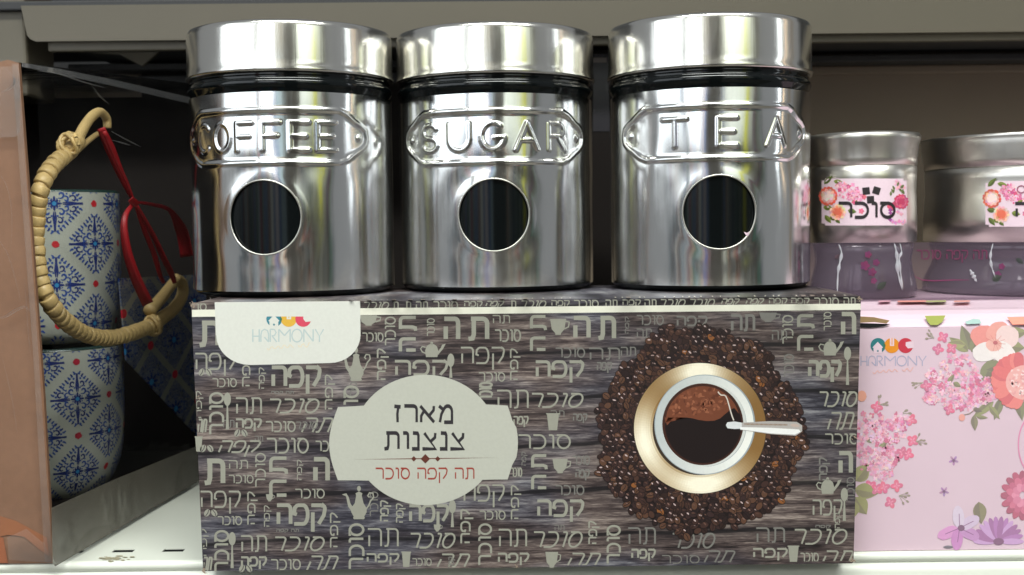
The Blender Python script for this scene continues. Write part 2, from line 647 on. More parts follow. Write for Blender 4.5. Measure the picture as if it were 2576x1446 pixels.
def glyphs(body, bold=0.0):
    if (body, bold) in _gl:
        return _gl[(body, bold)]
    t = body[::-1] if any('\u0590' < ch < '\u05ff' for ch in body) else body
    c = bpy.data.curves.new('t', 'FONT')
    c.body = t
    c.resolution_u = 3
    c.offset = bold
    o = bpy.data.objects.new('t', c)
    COL.objects.link(o)
    dg = bpy.context.evaluated_depsgraph_get()
    me = bpy.data.meshes.new_from_object(o.evaluated_get(dg))
    r = ([(v.co.x, v.co.y) for v in me.vertices], [list(p.vertices) for p in me.polygons])
    bpy.data.objects.remove(o)
    bpy.data.curves.remove(c)
    bpy.data.meshes.remove(me)
    _gl[(body, bold)] = r
    return r


# ================================================================== the shelf
YF = 0.505            # front face of the centre box
YE = 0.520            # front edge of the shelf
ZS = at(1300, 1427, YF).z
xs0, xs1 = -0.9, 0.9
sh = thing("metal_shelf", "white enamelled metal shelf with small slots under all the boxes", "shelf", (0, YE, ZS))
slots = []
for k in range(14):
    cx_ = at_z(310 + (k - 3) * 125, 1386, ZS).x
    slots.append(cx_)
ys = at_z(310, 1389, ZS).y
ye = at_z(310, 1381, ZS).y
hw = at_z(336, 1386, ZS).x - at_z(310, 1386, ZS).x
# shelf board as a grid with real openings for the slots
xl = [xs0]
for c in slots:
    xl += [c - hw, c + hw]
xl.append(xs1)
vs, fs = [], []
yl = [YE + 0.0035, ys, ye, 0.87]
for y in yl:
    for x in xl:
        vs.append((x, y, ZS))
nx = len(xl)
for j in range(3):
    for i in range(nx - 1):
        if j == 1 and i % 2 == 1:
            continue
        a = j * nx + i
        fs.append((a, a + 1, a + nx + 1, a + nx))
bm = bmesh.new()
bm.from_mesh(mesh(vs, fs))
r_ = bmesh.ops.extrude_face_region(bm, geom=bm.faces[:])
bmesh.ops.translate(bm, verts=[g for g in r_['geom'] if isinstance(g, bmesh.types.BMVert)], vec=(0, 0, -0.0005))
bmesh.ops.recalc_face_normals(bm, faces=bm.faces)
me = bpy.data.meshes.new("mesh")
bm.to_mesh(me)
bm.free()
link("shelf_board", me, M['shelf'], sh)
link("slot_dark_backing", box(xs0, xs1, ys - .004, ye + .004, ZS - 0.02, ZS - 0.0010), M['void'], sh)  # black block below the openings, makes the slots read as shaded holes
# rolled front lip
prof = [(YE + 0.0035, ZS), (YE + 0.0022, ZS + 0.0003), (YE + 0.0008, ZS - 0.0002), (YE, ZS - 0.0013), (YE - 0.0002, ZS - 0.0030),
        (YE + 0.0008, ZS - 0.0040), (YE + 0.0010, ZS - 0.0046), (YE - 0.0012, ZS - 0.0058), (YE - 0.0020, ZS - 0.0080), (YE - 0.0020, ZS - 0.040)]
vs, fs = [], []
for x in (xs0, xs1):
    for y, z in prof:
        vs.append((x, y, z))
n = len(prof)
for k in range(n - 1):
    fs.append((k, k + n, k + n + 1, k + 1))
link("front_lip", mesh(vs, fs), M['shelf'], sh, smooth=True)

# scuff of dirt on the shelf near the package
ik = Ink(lambda x, y, l: at_z(x, y, ZS + 0.0002 + l))
for _ in range(30):
    ik.ell(random.uniform(252, 338), random.gauss(1403, 3), random.uniform(3, 9), random.uniform(.6, 1.6), (168, 160, 136), 1 + _, 8, jit=.3)
ik.build("scuff_mark", sh)

# ---- upper shelf and back
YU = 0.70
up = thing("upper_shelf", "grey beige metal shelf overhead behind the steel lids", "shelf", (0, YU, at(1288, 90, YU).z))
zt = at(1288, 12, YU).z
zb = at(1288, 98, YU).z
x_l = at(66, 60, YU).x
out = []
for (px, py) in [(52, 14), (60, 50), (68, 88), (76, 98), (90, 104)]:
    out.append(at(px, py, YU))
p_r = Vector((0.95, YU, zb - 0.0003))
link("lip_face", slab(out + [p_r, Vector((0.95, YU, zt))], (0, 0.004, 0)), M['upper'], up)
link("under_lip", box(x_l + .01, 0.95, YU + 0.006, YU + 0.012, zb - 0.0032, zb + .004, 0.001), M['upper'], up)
link("shelf_underside", box(x_l + .012, 0.95, YU + 0.012, 0.90, zb + 0.004, zb + 0.008), M['dark'], up)  # dark colour stands in for the shade under the shelf
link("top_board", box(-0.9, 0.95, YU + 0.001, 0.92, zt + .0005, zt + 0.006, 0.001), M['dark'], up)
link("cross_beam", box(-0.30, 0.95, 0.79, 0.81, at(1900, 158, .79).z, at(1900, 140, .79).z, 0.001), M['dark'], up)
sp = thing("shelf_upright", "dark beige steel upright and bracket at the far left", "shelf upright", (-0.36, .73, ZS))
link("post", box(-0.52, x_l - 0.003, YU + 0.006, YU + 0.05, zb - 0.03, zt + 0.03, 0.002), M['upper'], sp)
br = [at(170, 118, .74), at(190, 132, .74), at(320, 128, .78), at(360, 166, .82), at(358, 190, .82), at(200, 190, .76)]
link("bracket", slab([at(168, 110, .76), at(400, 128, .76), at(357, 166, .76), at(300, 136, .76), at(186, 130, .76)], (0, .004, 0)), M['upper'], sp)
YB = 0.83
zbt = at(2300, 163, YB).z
bp = link("back_wall", box(-0.9, 0.95, YB, YB + 0.004, ZS - 0.02, zbt), M['back'], kind="structure", label="brown grey back panel of the shelf bay")
zg = at(2300, 190, YB).z
link("panel_ridge", box(-0.9, 0.95, YB - 0.004, YB, zg + .001, zbt - .0005, 0.0012), M['back'], bp)
link("rear_wall", box(-1.2, 1.2, 0.93, 0.94, -0.5, 0.5), M['dark'], kind="structure")

# ---- the far side of the aisle, which the steel mirrors
vs, fs, cols = [], [], []
rng = random.Random(3)
pal = [(176, 186, 190), (150, 168, 176), (70, 120, 96), (52, 96, 84), (196, 160, 140), (120, 84, 70), (190, 196, 200), (74, 92, 150), (96, 88, 84),
       (200, 190, 196), (150, 60, 76), (110, 130, 120), (214, 214, 206), (64, 60, 62), (164, 140, 116), (90, 110, 150)]
x = -2.6
goods_boxes = []
while x < 2.4:
    wd = rng.uniform(0.03, 0.13)
    for lv in range(4):
        h0 = -1.1 + lv * 0.38
        hh = rng.uniform(0.24, 0.38)
        goods_boxes.append((x, x + wd * 0.94, -1.25 - rng.uniform(0, .04), -1.5, h0, h0 + hh, rng.choice(pal)))
    x += wd
aw = Ink(lambda a, b, c: None)
for (a0, a1, b0, b1, c0, c1, col) in goods_boxes:
    k = len(aw.v)
    aw.v += [(a0, b0, c0), (a1, b0, c0), (a1, b0, c1), (a0, b0, c1), (a0, b1, c0), (a1, b1, c0), (a1, b1, c1), (a0, b1, c1)]
    for f in ((0, 1, 2, 3), (1, 5, 6, 2), (3, 2, 6, 7), (4, 0, 3, 7)):
        aw.p.append(tuple(k + i for i in f))
        aw.c.append(lin(col))
aw.build("opposite_aisle_goods", None, kind="structure")  # rows of unseen product boxes, put in for the steel to mirror
link("aisle_back_wall", box(-2.6, 2.4, -1.6, -1.56, -1.2, 1.6), M['wall'], kind="structure")
link("aisle_floor", box(-2.6, 2.4, -1.6, 0.9, -1.22, -1.2), M['wall'], kind="structure")
link("camera_person_stand_in", box(-0.07, 0.20, -0.50, -0.36, -1.2, 0.9, 0.02), M['wall'], kind="structure")  # unseen block standing in for the person holding the camera
link("neighbour_goods_stand_in", box(0.95, 1.6, 0.62, 0.66, -1.2, 1.2), M["back"], kind="structure")  # unseen brown panel for neighbouring goods, added to darken the steel's reflections
link("yellow_sign_wall", box(0.95, 1.08, -0.95, -0.93, 0.05, 0.6), plain("yellow_panel", (200, 200, 40)), kind="structure")
link("aisle_pale_wall", box(0.35, 1.5, -1.10, -1.08, 0.16, 0.9), plain("pale_panel", (205, 210, 204)), kind="structure")

# ================================================================== centre box
BX = thing("cardboard_gift_box", "long grey wood-print cardboard box with Hebrew words under the three steel canisters", "gift box", (0, YF, ZS))
TL, TR, BR, BL = at(481, 761, YF), at(2166, 745, YF), at(2147, 1413, YF), at(511, 1441, YF)
BL.z = BR.z = ZS
DEP = 0.108
NJ = 0.545
ZT = at(1288, 741, NJ - 0.005).z     # top surface, on which the canisters stand
TLb, TRb = Vector((TL.x + .001, YF + 0.006, ZT)), Vector((TR.x - .001, YF + 0.006, ZT))
# front with slightly rounded outline
fr = []


def corner(p, a, b, r, n=4):
    a = (a - p).normalized() * r
    b = (b - p).normalized() * r
    return [p + a * (1 - t) ** 2 + b * t ** 2 for t in [i / n for i in range(n + 1)]]


for p, a, b in ((BL, TL, BR), (BR, BL, TR), (TR, BR, TL), (TL, TR, BL)):
    fr += corner(p, a, b, 0.0012)
link("front_panel", slab(fr, (0, 0.001, 0)), M['wood'], BX)
vs = [TL + Vector((0, .0004, 0)), TR + Vector((0, .0004, 0)), TRb, TLb, Vector((TR.x - .002, YF + DEP, ZT)), Vector((TL.x + .002, YF + DEP, ZT)),
      BL + Vector((0, .001, 0)), BR + Vector((0, .001, 0)), Vector((BR.x, YF + DEP, ZS)), Vector((BL.x, YF + DEP, ZS))]
link("carton", mesh(vs, [(0, 1, 2, 3), (3, 2, 4, 5), (1, 7, 8, 4, 2), (6, 0, 3, 5, 9), (8, 9, 5, 4), (9, 8, 7, 6)]), M['wood'], BX)


def onbox(x, y, l):
    return at(x, y, YF - 0.00006 - l * .4)


def edge(x0, y0, x1, y1, keep):
    """clip plane through two measured points; keep = inside point"""
    n = Vector((-(y1 - y0), x1 - x0, 0)).normalized()
    if (Vector((keep[0], keep[1], 0)) - Vector((x0, y0, 0))).dot(n) > 0:
        n = -n
    return ((x0, y0, 0), n)


mid = (1300, 1000)
CL = [edge(483, 765, 513, 1439, mid), edge(2164, 750, 2145, 1410, mid), edge(481, 763, 2166, 747, mid), edge(511, 1438, 2147, 1410, mid)]
GREY = (148, 147, 135)
GR2 = (116, 114, 109)
T, K, Z_ = "תה", "קפה", "סוכר"
W = []                                   # body, x0, y0, x1, y1, rot, shear, bold


def w_(b, x0, y0, x1, y1, rot=0, sh_=0.0, bo=0.0, c=GREY):
    W.append((b, x0, y0, x1, y1, rot, sh_, bo, c))


# left half of the pattern repeat, at its lower and upper place
for dx, dy in ((0, 0), (-13, -347), (0, 347)):
    w_("ת", 509, 1153, 567, 1221, bo=.045, )
    for it in [(T, 574, 1157, 624, 1180), (Z_, 574, 1194, 638, 1216), (Z_, 642, 1139, 669, 1226, 90), ("ת", 677, 1148, 725, 1196, 90, 0, .035),
               ("ה", 677, 1206, 725, 1254, 90, 0, .035), (K, 747, 1156, 764, 1209, 90), ("ה", 784, 1149, 830, 1214, 0, 0, .045),
               (Z_, 741, 1229, 817, 1254), (K, 502, 1234, 606, 1294), (K, 622, 1236, 650, 1321, 90), (K, 664, 1271, 684, 1326, 90),
               (K, 692, 1266, 822, 1342, 0, 0, .03), (Z_, 546, 1298, 609, 1321), (Z_, 539, 1333, 577, 1442, 90, 0, .02),
               (T, 604, 1346, 672, 1389), (Z_, 690, 1349, 817, 1387, 0, .35), (K, 604, 1399, 672, 1434, 0, 0, .02), (Z_, 680, 1406, 757, 1434),
               (T, 770, 1397, 852, 1436, 0, .45), (K, 830, 1289, 858, 1379, 90), (Z_, 877, 1316, 917, 1434, 90, 0, .02), (K, 506, 1330, 526, 1400, 90),
               ("תה קפה", 694, 1330, 752, 1341, 0, 0, 0, GR2), (T, 508, 1400, 535, 1436, 0, .4)]:
        w_(*it)
    for i in range(len(W) - 25, len(W)):
        b, x0, y0, x1, y1, ro, s_, bo, c = W[i]
        W[i] = (b, x0 + dx, y0 + dy, x1 + dx, y1 + dy, ro, s_, bo, c)
for it in [(K, 548, 1107, 657, 1151, 0, .4), (Z_, 669, 1101, 777, 1141), ("כר", 792, 1108, 828, 1136)]:
    w_(*it)
# right half, read from the open part of the print above and right of the label
B_lo = [(K, 956, 1258, 986, 1313, 90), (K, 996, 1266, 1022, 1316, 90), (K, 1026, 1268, 1130, 1330, 0, 0, .03), (T, 923, 1328, 1003, 1376),
        (Z_, 1031, 1340, 1146, 1380, 0, .35), (K, 920, 1391, 1005, 1423, 0, 0, .02), (Z_, 1036, 1404, 1086, 1424), (T, 1098, 1392, 1183, 1428, 0, .45),
        (K, 1158, 1280, 1193, 1369, 90), (Z_, 1203, 1316, 1238, 1424, 90, 0, .02)]
B_up = [(Z_, 910, 836, 965, 860), (Z_, 968, 796, 996, 870, 90), ("ת", 1003, 794, 1050, 836, 90, 0, .035), ("ה", 1003, 848, 1050, 888, 90, 0, .035),
        (Z_, 1074, 800, 1094, 846, 90), ("ה", 1112, 796, 1158, 858, 0, 0, .045), ("ת", 1173, 796, 1231, 858, 0, 0, .045), (T, 1238, 792, 1283, 814),
        (Z_, 1243, 828, 1311, 860), (K, 1157, 872, 1270, 932), (K, 1283, 876, 1311, 958, 90), (Z_, 1203, 936, 1271, 960), (K, 948, 876, 980, 958, 90),
        (K, 990, 905, 1128, 960, 0, 0, .03), ("ת", 1333, 792, 1376, 834, 90, 0, .035), ("ה", 1333, 846, 1376, 886, 90, 0, .035),
        ("ה", 1438, 794, 1486, 854, 0, 0, .045), ("ת", 1500, 794, 1550, 856, 0, 0, .045), (Z_, 1396, 874, 1472, 900, 0, 0, 0, GR2), (T, 1480, 874, 1560, 906, 0, 0, 0, GR2),
        (K, 1344, 906, 1470, 966, 0, 0, .03), (Z_, 1336, 988, 1468, 1026, 0, .35), (T, 1248, 980, 1330, 1028), (Z_, 1205, 960, 1240, 1010, 90, 0, .02),
        (K, 1290, 1046, 1330, 1076), (Z_, 1302, 1092, 1436, 1130), ("ת", 1336, 1142, 1378, 1184, 90, 0, .035), ("ה", 1336, 1194, 1378, 1234, 90, 0, .035),
        (Z_, 1284, 1176, 1314, 1200), (K, 1163, 1218, 1270, 1278), (K, 1285, 1220, 1313, 1308, 90), (Z_, 1205, 1284, 1272, 1308),
        (Z_, 1396, 1220, 1470, 1246, 0, 0, 0, GR2), (K, 1348, 1256, 1470, 1316, 0, 0, .03), (T, 1252, 1330, 1326, 1376), (Z_, 1341, 1336, 1466, 1378, 0, .35),
        (K, 1250, 1390, 1332, 1424, 0, 0, .02), (T, 1426, 1390, 1512, 1424, 0, .45), (K, 1480, 1310, 1510, 1370, 90), (Z_, 1526, 1320, 1562, 1420, 90, 0, .02)]
B_rt = [(T, 1578, 1326, 1650, 1370, 0, 0, 0, GR2), (Z_, 1690, 1340, 1800, 1380, 0, .35, 0, GR2), (K, 1586, 1380, 1650, 1414, 0, 0, .02), (Z_, 1664, 1396, 1760, 1418, 0, 0, 0, GR2),
        (T, 1770, 1384, 1850, 1416, 0, .45, 0, GR2), (K, 1892, 1378, 1982, 1412, 0, 0, .02), (Z_, 2012, 1390, 2060, 1414), (T, 2066, 1384, 2148, 1420, 0, .45),
        (Z_, 1997, 1330, 2132, 1370, 0, .35), (T, 1900, 1326, 1975, 1366, 0, 0, 0, GR2), (K, 2042, 1256, 2120, 1312), (K, 2100, 1290, 2118, 1330, 90),
        ("ה", 2106, 1134, 2146, 1194, 0, 0, .045), (Z_, 2074, 1090, 2160, 1118), (T, 2080, 1036, 2150, 1082, 0, .45), (Z_, 2060, 984, 2158, 1024, 0, .35),
        (K, 2030, 905, 2118, 965, 0, 0, .02), ("ה", 2112, 784, 2154, 846, 0, 0, .045), ("ת", 2005, 790, 2050, 830, 90, 0, .035), ("ה", 2005, 842, 2050, 886, 90, 0, .035),
        (Z_, 1968, 792, 1996, 866, 90), (Z_, 2072, 784, 2092, 832, 90), (K, 1700, 794, 1780, 830, 0, 0, 0, GR2), (Z_, 1600, 792, 1670, 818, 0, 0, 0, GR2), (T, 1600, 826, 1640, 850, 0, 0, 0, GR2),
        (T, 1836, 790, 1900, 834, 0, 0, .02, GR2), (Z_, 2130, 1200, 2150, 1260, 90, 0, 0, GR2), (K, 2060, 1150, 2090, 1210, 90, 0, 0, GR2), (K, 1572, 796, 1586, 840, 90, 0, 0, GR2)]
B_x = [(T, 640, 1096, 662, 1112, 0, 0, 0, GR2), (K, 880, 940, 905, 1000, 90, 0, 0, GR2), (Z_, 930, 1236, 952, 1300, 90, 0, 0, GR2), (T, 1384, 1032, 1420, 1050, 0, 0, 0, GR2), (K, 1440, 1040, 1478, 1066, 0, 0, 0, GR2),
       (Z_, 1440, 1146, 1484, 1170, 0, 0, 0, GR2), (K, 1446, 1180, 1484, 1210, 0, 0, 0, GR2), (T, 1394, 1320, 1420, 1334, 0, 0, 0, GR2), (K, 1312, 1136, 1328, 1172, 90, 0, 0, GR2), (K, 1128, 1400, 1146, 1430, 90, 0, 0, GR2),
       (T, 1560, 872, 1600, 896, 0, 0, 0, GR2), (K, 1500, 910, 1540, 940, 0, 0, 0, GR2), (T, 1940, 830, 1980, 856, 0, 0, 0, GR2), (Z_, 1972, 890, 1998, 950, 90, 0, 0, GR2), (K, 2050, 1320, 2090, 1330, 0, 0, 0, GR2),
       (Z_, 744, 1060, 800, 1080, 0, .35, 0, GR2), (T, 560, 1056, 590, 1076, 0, 0, 0, GR2)]
for L in (B_lo, B_up, B_rt, B_x):
    for it in L:
        w_(*it)
ik = Ink(onbox)
sh_off = 0
for i, (b, x0, y0, x1, y1, ro, s_, bo, c) in enumerate(W):
    hgt = (x1 - x0) if ro else (y1 - y0)
    pen = max(2.2, min(hgt * .13, 4.6)) if bo == 0 else (hgt * .125 if bo == .03 else hgt * (.15 if bo < .03 else .18))
    ik.heb(b, x0, y0, x1, y1, c, 1.0, ro, s_, pen, CL)
ik.build("hebrew_lettering", BX)

# printed pictograms: pots, cups, spoons, beans
ik = Ink(onbox)


def pot(x, y, sx, sy, flip=1, c=GREY, tall=True):
    def q(l):
        return [(x + flip * a * sx, y + b * sy) for a, b in l]
    if tall:
        ik.poly(q([(-.28, 1), (-.34, .93), (-.30, .85), (-.45, .6), (-.42, .35), (-.24, .12), (-.16, -.3), (-.2, -.42), (.0, -.52), (.2, -.42), (.16, -.3), (.26, .12), (.44, .4), (.44, .62), (.3, .85), (.34, .93), (.28, 1)]), c, 3)
        ik.poly(q([(-.38, .62), (-.62, .3), (-.74, -.25), (-.98, -.36), (-.72, -.42), (-.58, -.2), (-.48, .15), (-.34, .34)]), c, 4)
        ik.ell(x, y - .68 * sy, .11 * sx, .15 * sy, c, 4, 12)
        ik.stroke([(x + flip * sx * a, y + b * sy) for a, b in ((.36, .5), (.56, .25), (.66, .0), (.84, -.2), (.8, -.42), (.6, -.45), (.5, -.28), (.6, -.2))], .085 * sx, c, 4)
    else:
        ik.poly(q([(-.4, 1), (-.46, .4), (-.38, 0), (-.2, -.22), (.2, -.22), (.38, 0), (.46, .4), (.4, 1)]), c, 3)
        ik.poly(q([(.42, .5), (.66, .05), (.72, -.2), (.98, -.3), (.8, .2), (.44, .8)]), c, 4)
        ik.ell(x, y - .36 * sy, .1 * sx, .13 * sy, c, 4, 12)
        ik.poly(q([(-.22, -.2), (0, -.32), (.22, -.2)]), c, 4)
        ik.stroke([(x + flip * sx * a, y + b * sy) for a, b in ((-.4, .65), (-.66, .5), (-.78, .2), (-.66, -.02), (-.42, .05))], .09 * sx, c, 4)


def cup(x, y, w, h, c=GREY, tall=False):
    if tall:
        ik.poly([(x - w, y - h), (x + w, y - h), (x + w * .7, y + h), (x - w * .7, y + h)], c, 3)
        ik.poly([(x - w * 1.15, y - h * 1.15), (x + w * 1.15, y - h * 1.15), (x + w * 1.15, y - h), (x - w * 1.15, y - h)], c, 3)
    else:
        ik.poly([(x - w, y - h), (x + w, y - h), (x + w * .8, y + h * .3), (x + w * .35, y + h * .8), (x + w * .35, y + h), (x - w * .35, y + h), (x - w * .35, y + h * .8), (x - w * .8, y + h * .3)], c, 3)
        ik.stroke([(x + w * .9, y - h * .7), (x + w * 1.4, y - h * .6), (x + w * 1.3, y), (x + w * .8, y + h * .25)], w * .18, c, 4)


def spoon(x, y0, y1, w=9, c=GREY):
    ik.ell(x, y0 + 16, w, 17, c, 3, 16)
    ik.poly([(x - 1.6, y0 + 30), (x + 1.6, y0 + 30), (x + 4, y1), (x - 4, y1)], c, 4)


def beans(x, y, c=GREY):
    for dx, ro in ((-9, .5), (9, -.6)):
        ik.ell(x + dx, y, 7, 10, c, 3, 12, ro)
        ik.stroke([(x + dx - math.sin(ro) * -8, y - 8), (x + dx + 2, y), (x + dx + math.sin(ro) * -8, y + 8)], 2, (70, 64, 66), 5)


ICONS = [
    ("pot_print", lambda: pot(903, 1260, 44, 46)),
    ("pot_print", lambda: pot(896, 912, 42, 46)),
    ("pot_print", lambda: pot(1086, 872, 36, 26, 1, GREY, False)),
    ("pot_print", lambda: pot(2088, 866, 36, 28, 1, GREY, False)),
    ("pot_print", lambda: pot(2082, 1214, 36, 28, 1, GREY, False)),
    ("cup_print", lambda: cup(1404, 822, 20, 20)),
    ("cup_print", lambda: cup(1409, 1172, 19, 18)),
    ("cup_print", lambda: cup(1391, 1062, 15, 20, GREY, True)),
    ("cup_print", lambda: cup(1022, 1408, 11, 18, GREY, True)),
    ("cup_print", lambda: cup(1388, 1408, 16, 20)),
    ("cup_print", lambda: cup(1100, 1328, 9, 9)),
    ("cup_print", lambda: cup(1996, 1394, 13, 19, GREY, True)),
    ("cup_print", lambda: cup(927, 806, 22, 13)),
    ("cup_print", lambda: cup(500, 1118, 9, 18, GREY, True)),
    ("cup_print", lambda: cup(1932, 798, 22, 12, GR2)),
    ("spoon_print", lambda: spoon(584, 1339, 1429)),
    ("spoon_print", lambda: spoon(572, 988, 1080)),
    ("spoon_print", lambda: spoon(1134, 890, 950)),
    ("spoon_print", lambda: spoon(1138, 1258, 1326)),
    ("spoon_print", lambda: spoon(2132, 873, 968)),
    ("spoon_print", lambda: spoon(2124, 1228, 1310)),
    ("cup_print", lambda: cup(678, 1252, 9, 9)),
    ("bean_print", lambda: beans(530, 1290)),
    ("bean_print", lambda: beans(516, 936)),
    ("bean_print", lambda: beans(606, 1089)),
    ("bean_print", lambda: beans(520, 1128)),
    ("bean_print", lambda: beans(618, 1430)),
]
for nm_, fn_ in ICONS:
    ik = Ink(onbox)
    fn_()
    ik.build(nm_, BX)

# crease strip above the white band and the band itself
ik = Ink(onbox)
ik.poly([(483, 779), (2165, 763.5), (2165, 779), (483, 797)], (222, 220, 204), 6)
ik.build("white_band", BX)
ik = Ink(lambda x, y, l: at_plane(x, y, TL, (TRb - TLb).cross(TLb - TL).normalized()) + Vector((0, -.0002 - l, 0.0002)))
x = 500
while x < 2150:
    t = (x - 481) / 1685
    yb, yt = 760 - 16 * t, 747 - 6 * t
    wd = random.choice((3, 4, 5, 14))
    if random.random() < .8:
        sk = random.uniform(-4, 5)
        ik.poly([(x, yb), (x + wd * .8, yb), (x + wd * .8 + sk, yt + 1), (x + sk, yt + 1)], (200, 192, 178) if wd < 10 else (140, 124, 114), 2)
    x += wd + random.uniform(6, 26)
ik.build("top_edge_lettering", BX)
ik = Ink(onbox)
x = 915
while x < 2140:
    t = (x - 481) / 1685
    y0, y1 = 763 - 16 * t, 777 - 15 * t
    b = random.choice((T, K, Z_, "ת", Z_))
    wd = 16 * len(b)
    ik.heb(b, x, y0, x + wd, y1 + 6, GREY, 2, 0, random.choice((0, 0, .4)), 3, CL)
    x += wd + random.uniform(6, 16)
ik.heb("סו", 492, 762, 520, 782, GREY, 2, 0, 0, 3, CL)
ik.build("strip_lettering", BX, kind="stuff")

ik = Ink(onbox)
for (x, y, n_) in ((484, 765, 16), (2162, 750, 16), (514, 1436, 20), (2143, 1408, 20), (1300, 1424, 10), (2150, 1100, 6), (498, 1000, 6)):
    for _ in range(n_):
        ik.ell(x + random.gauss(0, 3.2), y + random.gauss(0, 3.2), random.uniform(.8, 3), random.uniform(.6, 1.8), (150, 134, 118), 4 + _ * .3, 7, random.uniform(0, 3), jit=.3)
ik.build("worn_corner", BX, kind="stuff")

# white corner tab with the logo
tab = [(540, 760), (906, 757), (907, 842)]
for i in range(1, 9):
    a = i / 8 * math.pi / 2
    tab.append((829 + 78 * math.cos(a), 842 + 71 * math.sin(a)))
for i in range(0, 9):
    a = math.pi / 2 + i / 8 * math.pi / 2
    tab.append((630 + 86 * math.cos(a), 843 + 75 * math.sin(a)))
tab.append((543, 842))
ik = Ink(onbox)
ik.poly(tab, (210, 210, 202), 10)
tab_o = ik.build("logo_tab", BX)


def house_logo(ik, x, y, r, cut, lay, cols=((56, 124, 140), (214, 168, 60), (206, 70, 92)), bg=(210, 210, 202), dx=1.82, script=True):
    """three discs with a house, a notch and a crescent; cut = flat top edge"""
    def disc(cx, col, ly):
        pts = []
        for i in range(36):
            a = 2 * math.pi * i / 36
            pts.append((cx + r * math.cos(a), max(y + r * math.sin(a), cut)))
        ik.poly(pts, col, ly)
    disc(x, cols[0], lay)
    disc(x + dx * r, cols[1], lay + 1)
    disc(x + dx * 2 * r, cols[2], lay + 2)
    ik.poly([(x + r * .78, max(y - r * .5, cut)), (x + r * 1.0, y), (x + r * .84, y + r * .5), (x + r * .7, y)], (60, 110, 84), lay + 3)
    ik.poly([(x - r * .75, y + r * .25), (x - r * .05, y - r * .5), (x + r * .65, y + r * .25), (x + r * .5, y + r * .35), (x + r * .5, y + r), (x - r * .6, y + r), (x - r * .6, y + r * .35)], bg, lay + 4)
    ik.ell(x - r * .04, y + r * .72, r * .14, r * .14, (90, 130, 140), lay + 5, 10)
    nx = x + dx * r
    ik.poly([(nx - r * .26, max(y - r, cut)), (nx + r * .3, max(y - r, cut)), (nx + r * .3, y + r * .05), (nx - r * .26, y + r * .05)], bg, lay + 4)
    ik.poly([(nx - r * .04, max(y - r, cut)), (nx + r * .08, max(y - r, cut)), (nx + r * .08, y - r * .1), (nx - r * .04, y - r * .1)], cols[1], lay + 5)
    cx = x + dx * 2 * r
    ik.poly([(cx + r * .02, max(y - r * .45, cut)), (cx + r * 1.05, max(y - r * .6, cut)), (cx + r * 1.1, y + r * .3), (cx + r * .3, y + r * .38), (cx, y)], bg, lay + 4)


def thin_word(ik, x0, y0, x1, y1, col, lay, wd):
    """HARMONY in a thin geometric face with round-topped A"""
    G = {'H': [[(0, 0), (0, 1)], [(1, 0), (1, 1)], [(0, .55), (1, .55)]],
         'A': [[(0, 1), (0, .45), (.12, .14), (.45, 0), (.85, .1), (1, .4), (1, 1)], [(.45, .62), (1, 1)]],
         'R': [[(0, 1), (0, 0)], [(0, 0), (.6, .02), (.85, .25), (.6, .5), (.2, .52)], [(.3, .55), (.95, 1)]],
         'M': [[(0, 1), (0, 0)], [(0, 0), (.5, .5)], [(.5, .5), (1, 0)], [(1, 0), (1, 1)]],
         'O': [[(.5 + .5 * math.cos(a * math.pi / 8), .5 + .5 * math.sin(a * math.pi / 8)) for a in range(17)]],
         'N': [[(0, 1), (0, 0)], [(0, 0), (.95, .95)], [(.95, .95), (.95, 0)]], 'Y': [[(0, 0), (.5, .55), (1, 0)], [(.5, .55), (.5, 1)]]}
    ws = [('H', .62), ('A', .75), ('R', .66), ('M', 1.1), ('O', 1.0), ('N', .95), ('Y', .8)]
    tot = sum(w for _, w in ws) + .16 * 6
    x = x0
    for ch, w in ws:
        cw = w / tot * (x1 - x0)
        for q_, st in enumerate(G[ch]):
            ik.stroke([(x + a * cw, y0 + b * (y1 - y0)) for a, b in st], wd, col, lay + q_ * .4)
        x += cw + .16 / tot * (x1 - x0)


def squiggle(ik, x0, y0, x1, y1, col, lay, wd):
    rg = random.Random(5)
    for seg in ((0, .62), (.72, 1)):
        pts = []
        for i in range(22):
            t = seg[0] + (seg[1] - seg[0]) * i / 21
            pts.append((x0 + (x1 - x0) * t, (y0 + y1) / 2 + (y1 - y0) * .42 * (math.sin(t * 43) * .7 + rg.uniform(-.3, .3)) - (t - .4) * (y1 - y0) * .5))
        ik.stroke(pts, wd, col, lay)


ik = Ink(onbox)
house_logo(ik, 690, 802, 20, 796, 14)
thin_word(ik, 636, 828, 814, 860, (176, 190, 190), 14, 3.2)
squiggle(ik, 672, 864, 780, 880, (218, 204, 176), 14, 2)
ik.build("brand_logo", tab_o)

# the cream label
ik = Ink(onbox)
CREAM = (182, 182, 171)
ik.ell(1070, 1106.5, 182, 164, CREAM, 10, 72)
lab = []
for t in range(0, 11):
    s = t / 10
    lab.append((1277 + 20 * math.sin(math.pi * s) ** 1.0 * (1 if 0 < s < 1 else 0) + (6 if .2 < s < .8 else 0), 1020 + (1206 - 1020) * s))
lab2 = []
for t in range(0, 11):
    s = 1 - t / 10
    lab2.append((850 - 22 * math.sin(math.pi * s) - 0, 1024 + (1208 - 1024) * s))
ik.poly(lab + [(1244, 1206), (1070, 1212), (890, 1208)] + lab2 + [(885, 1022), (1070, 1010), (1240, 1018)], CREAM, 12)
plq = ik.build("label_plaque", BX)
ik = Ink(onbox)
DK = (46, 42, 46)
ik.heb("מארז", 988, 1017, 1141, 1066, DK, 16, 0, 0, 8.0, None, 1.2)
ik.heb("צנצנות", 963, 1085, 1170, 1133, DK, 16, 0, 0, 8.0, None, 1.2)
ik.build("title_lettering", plq)
ik = Ink(onbox)
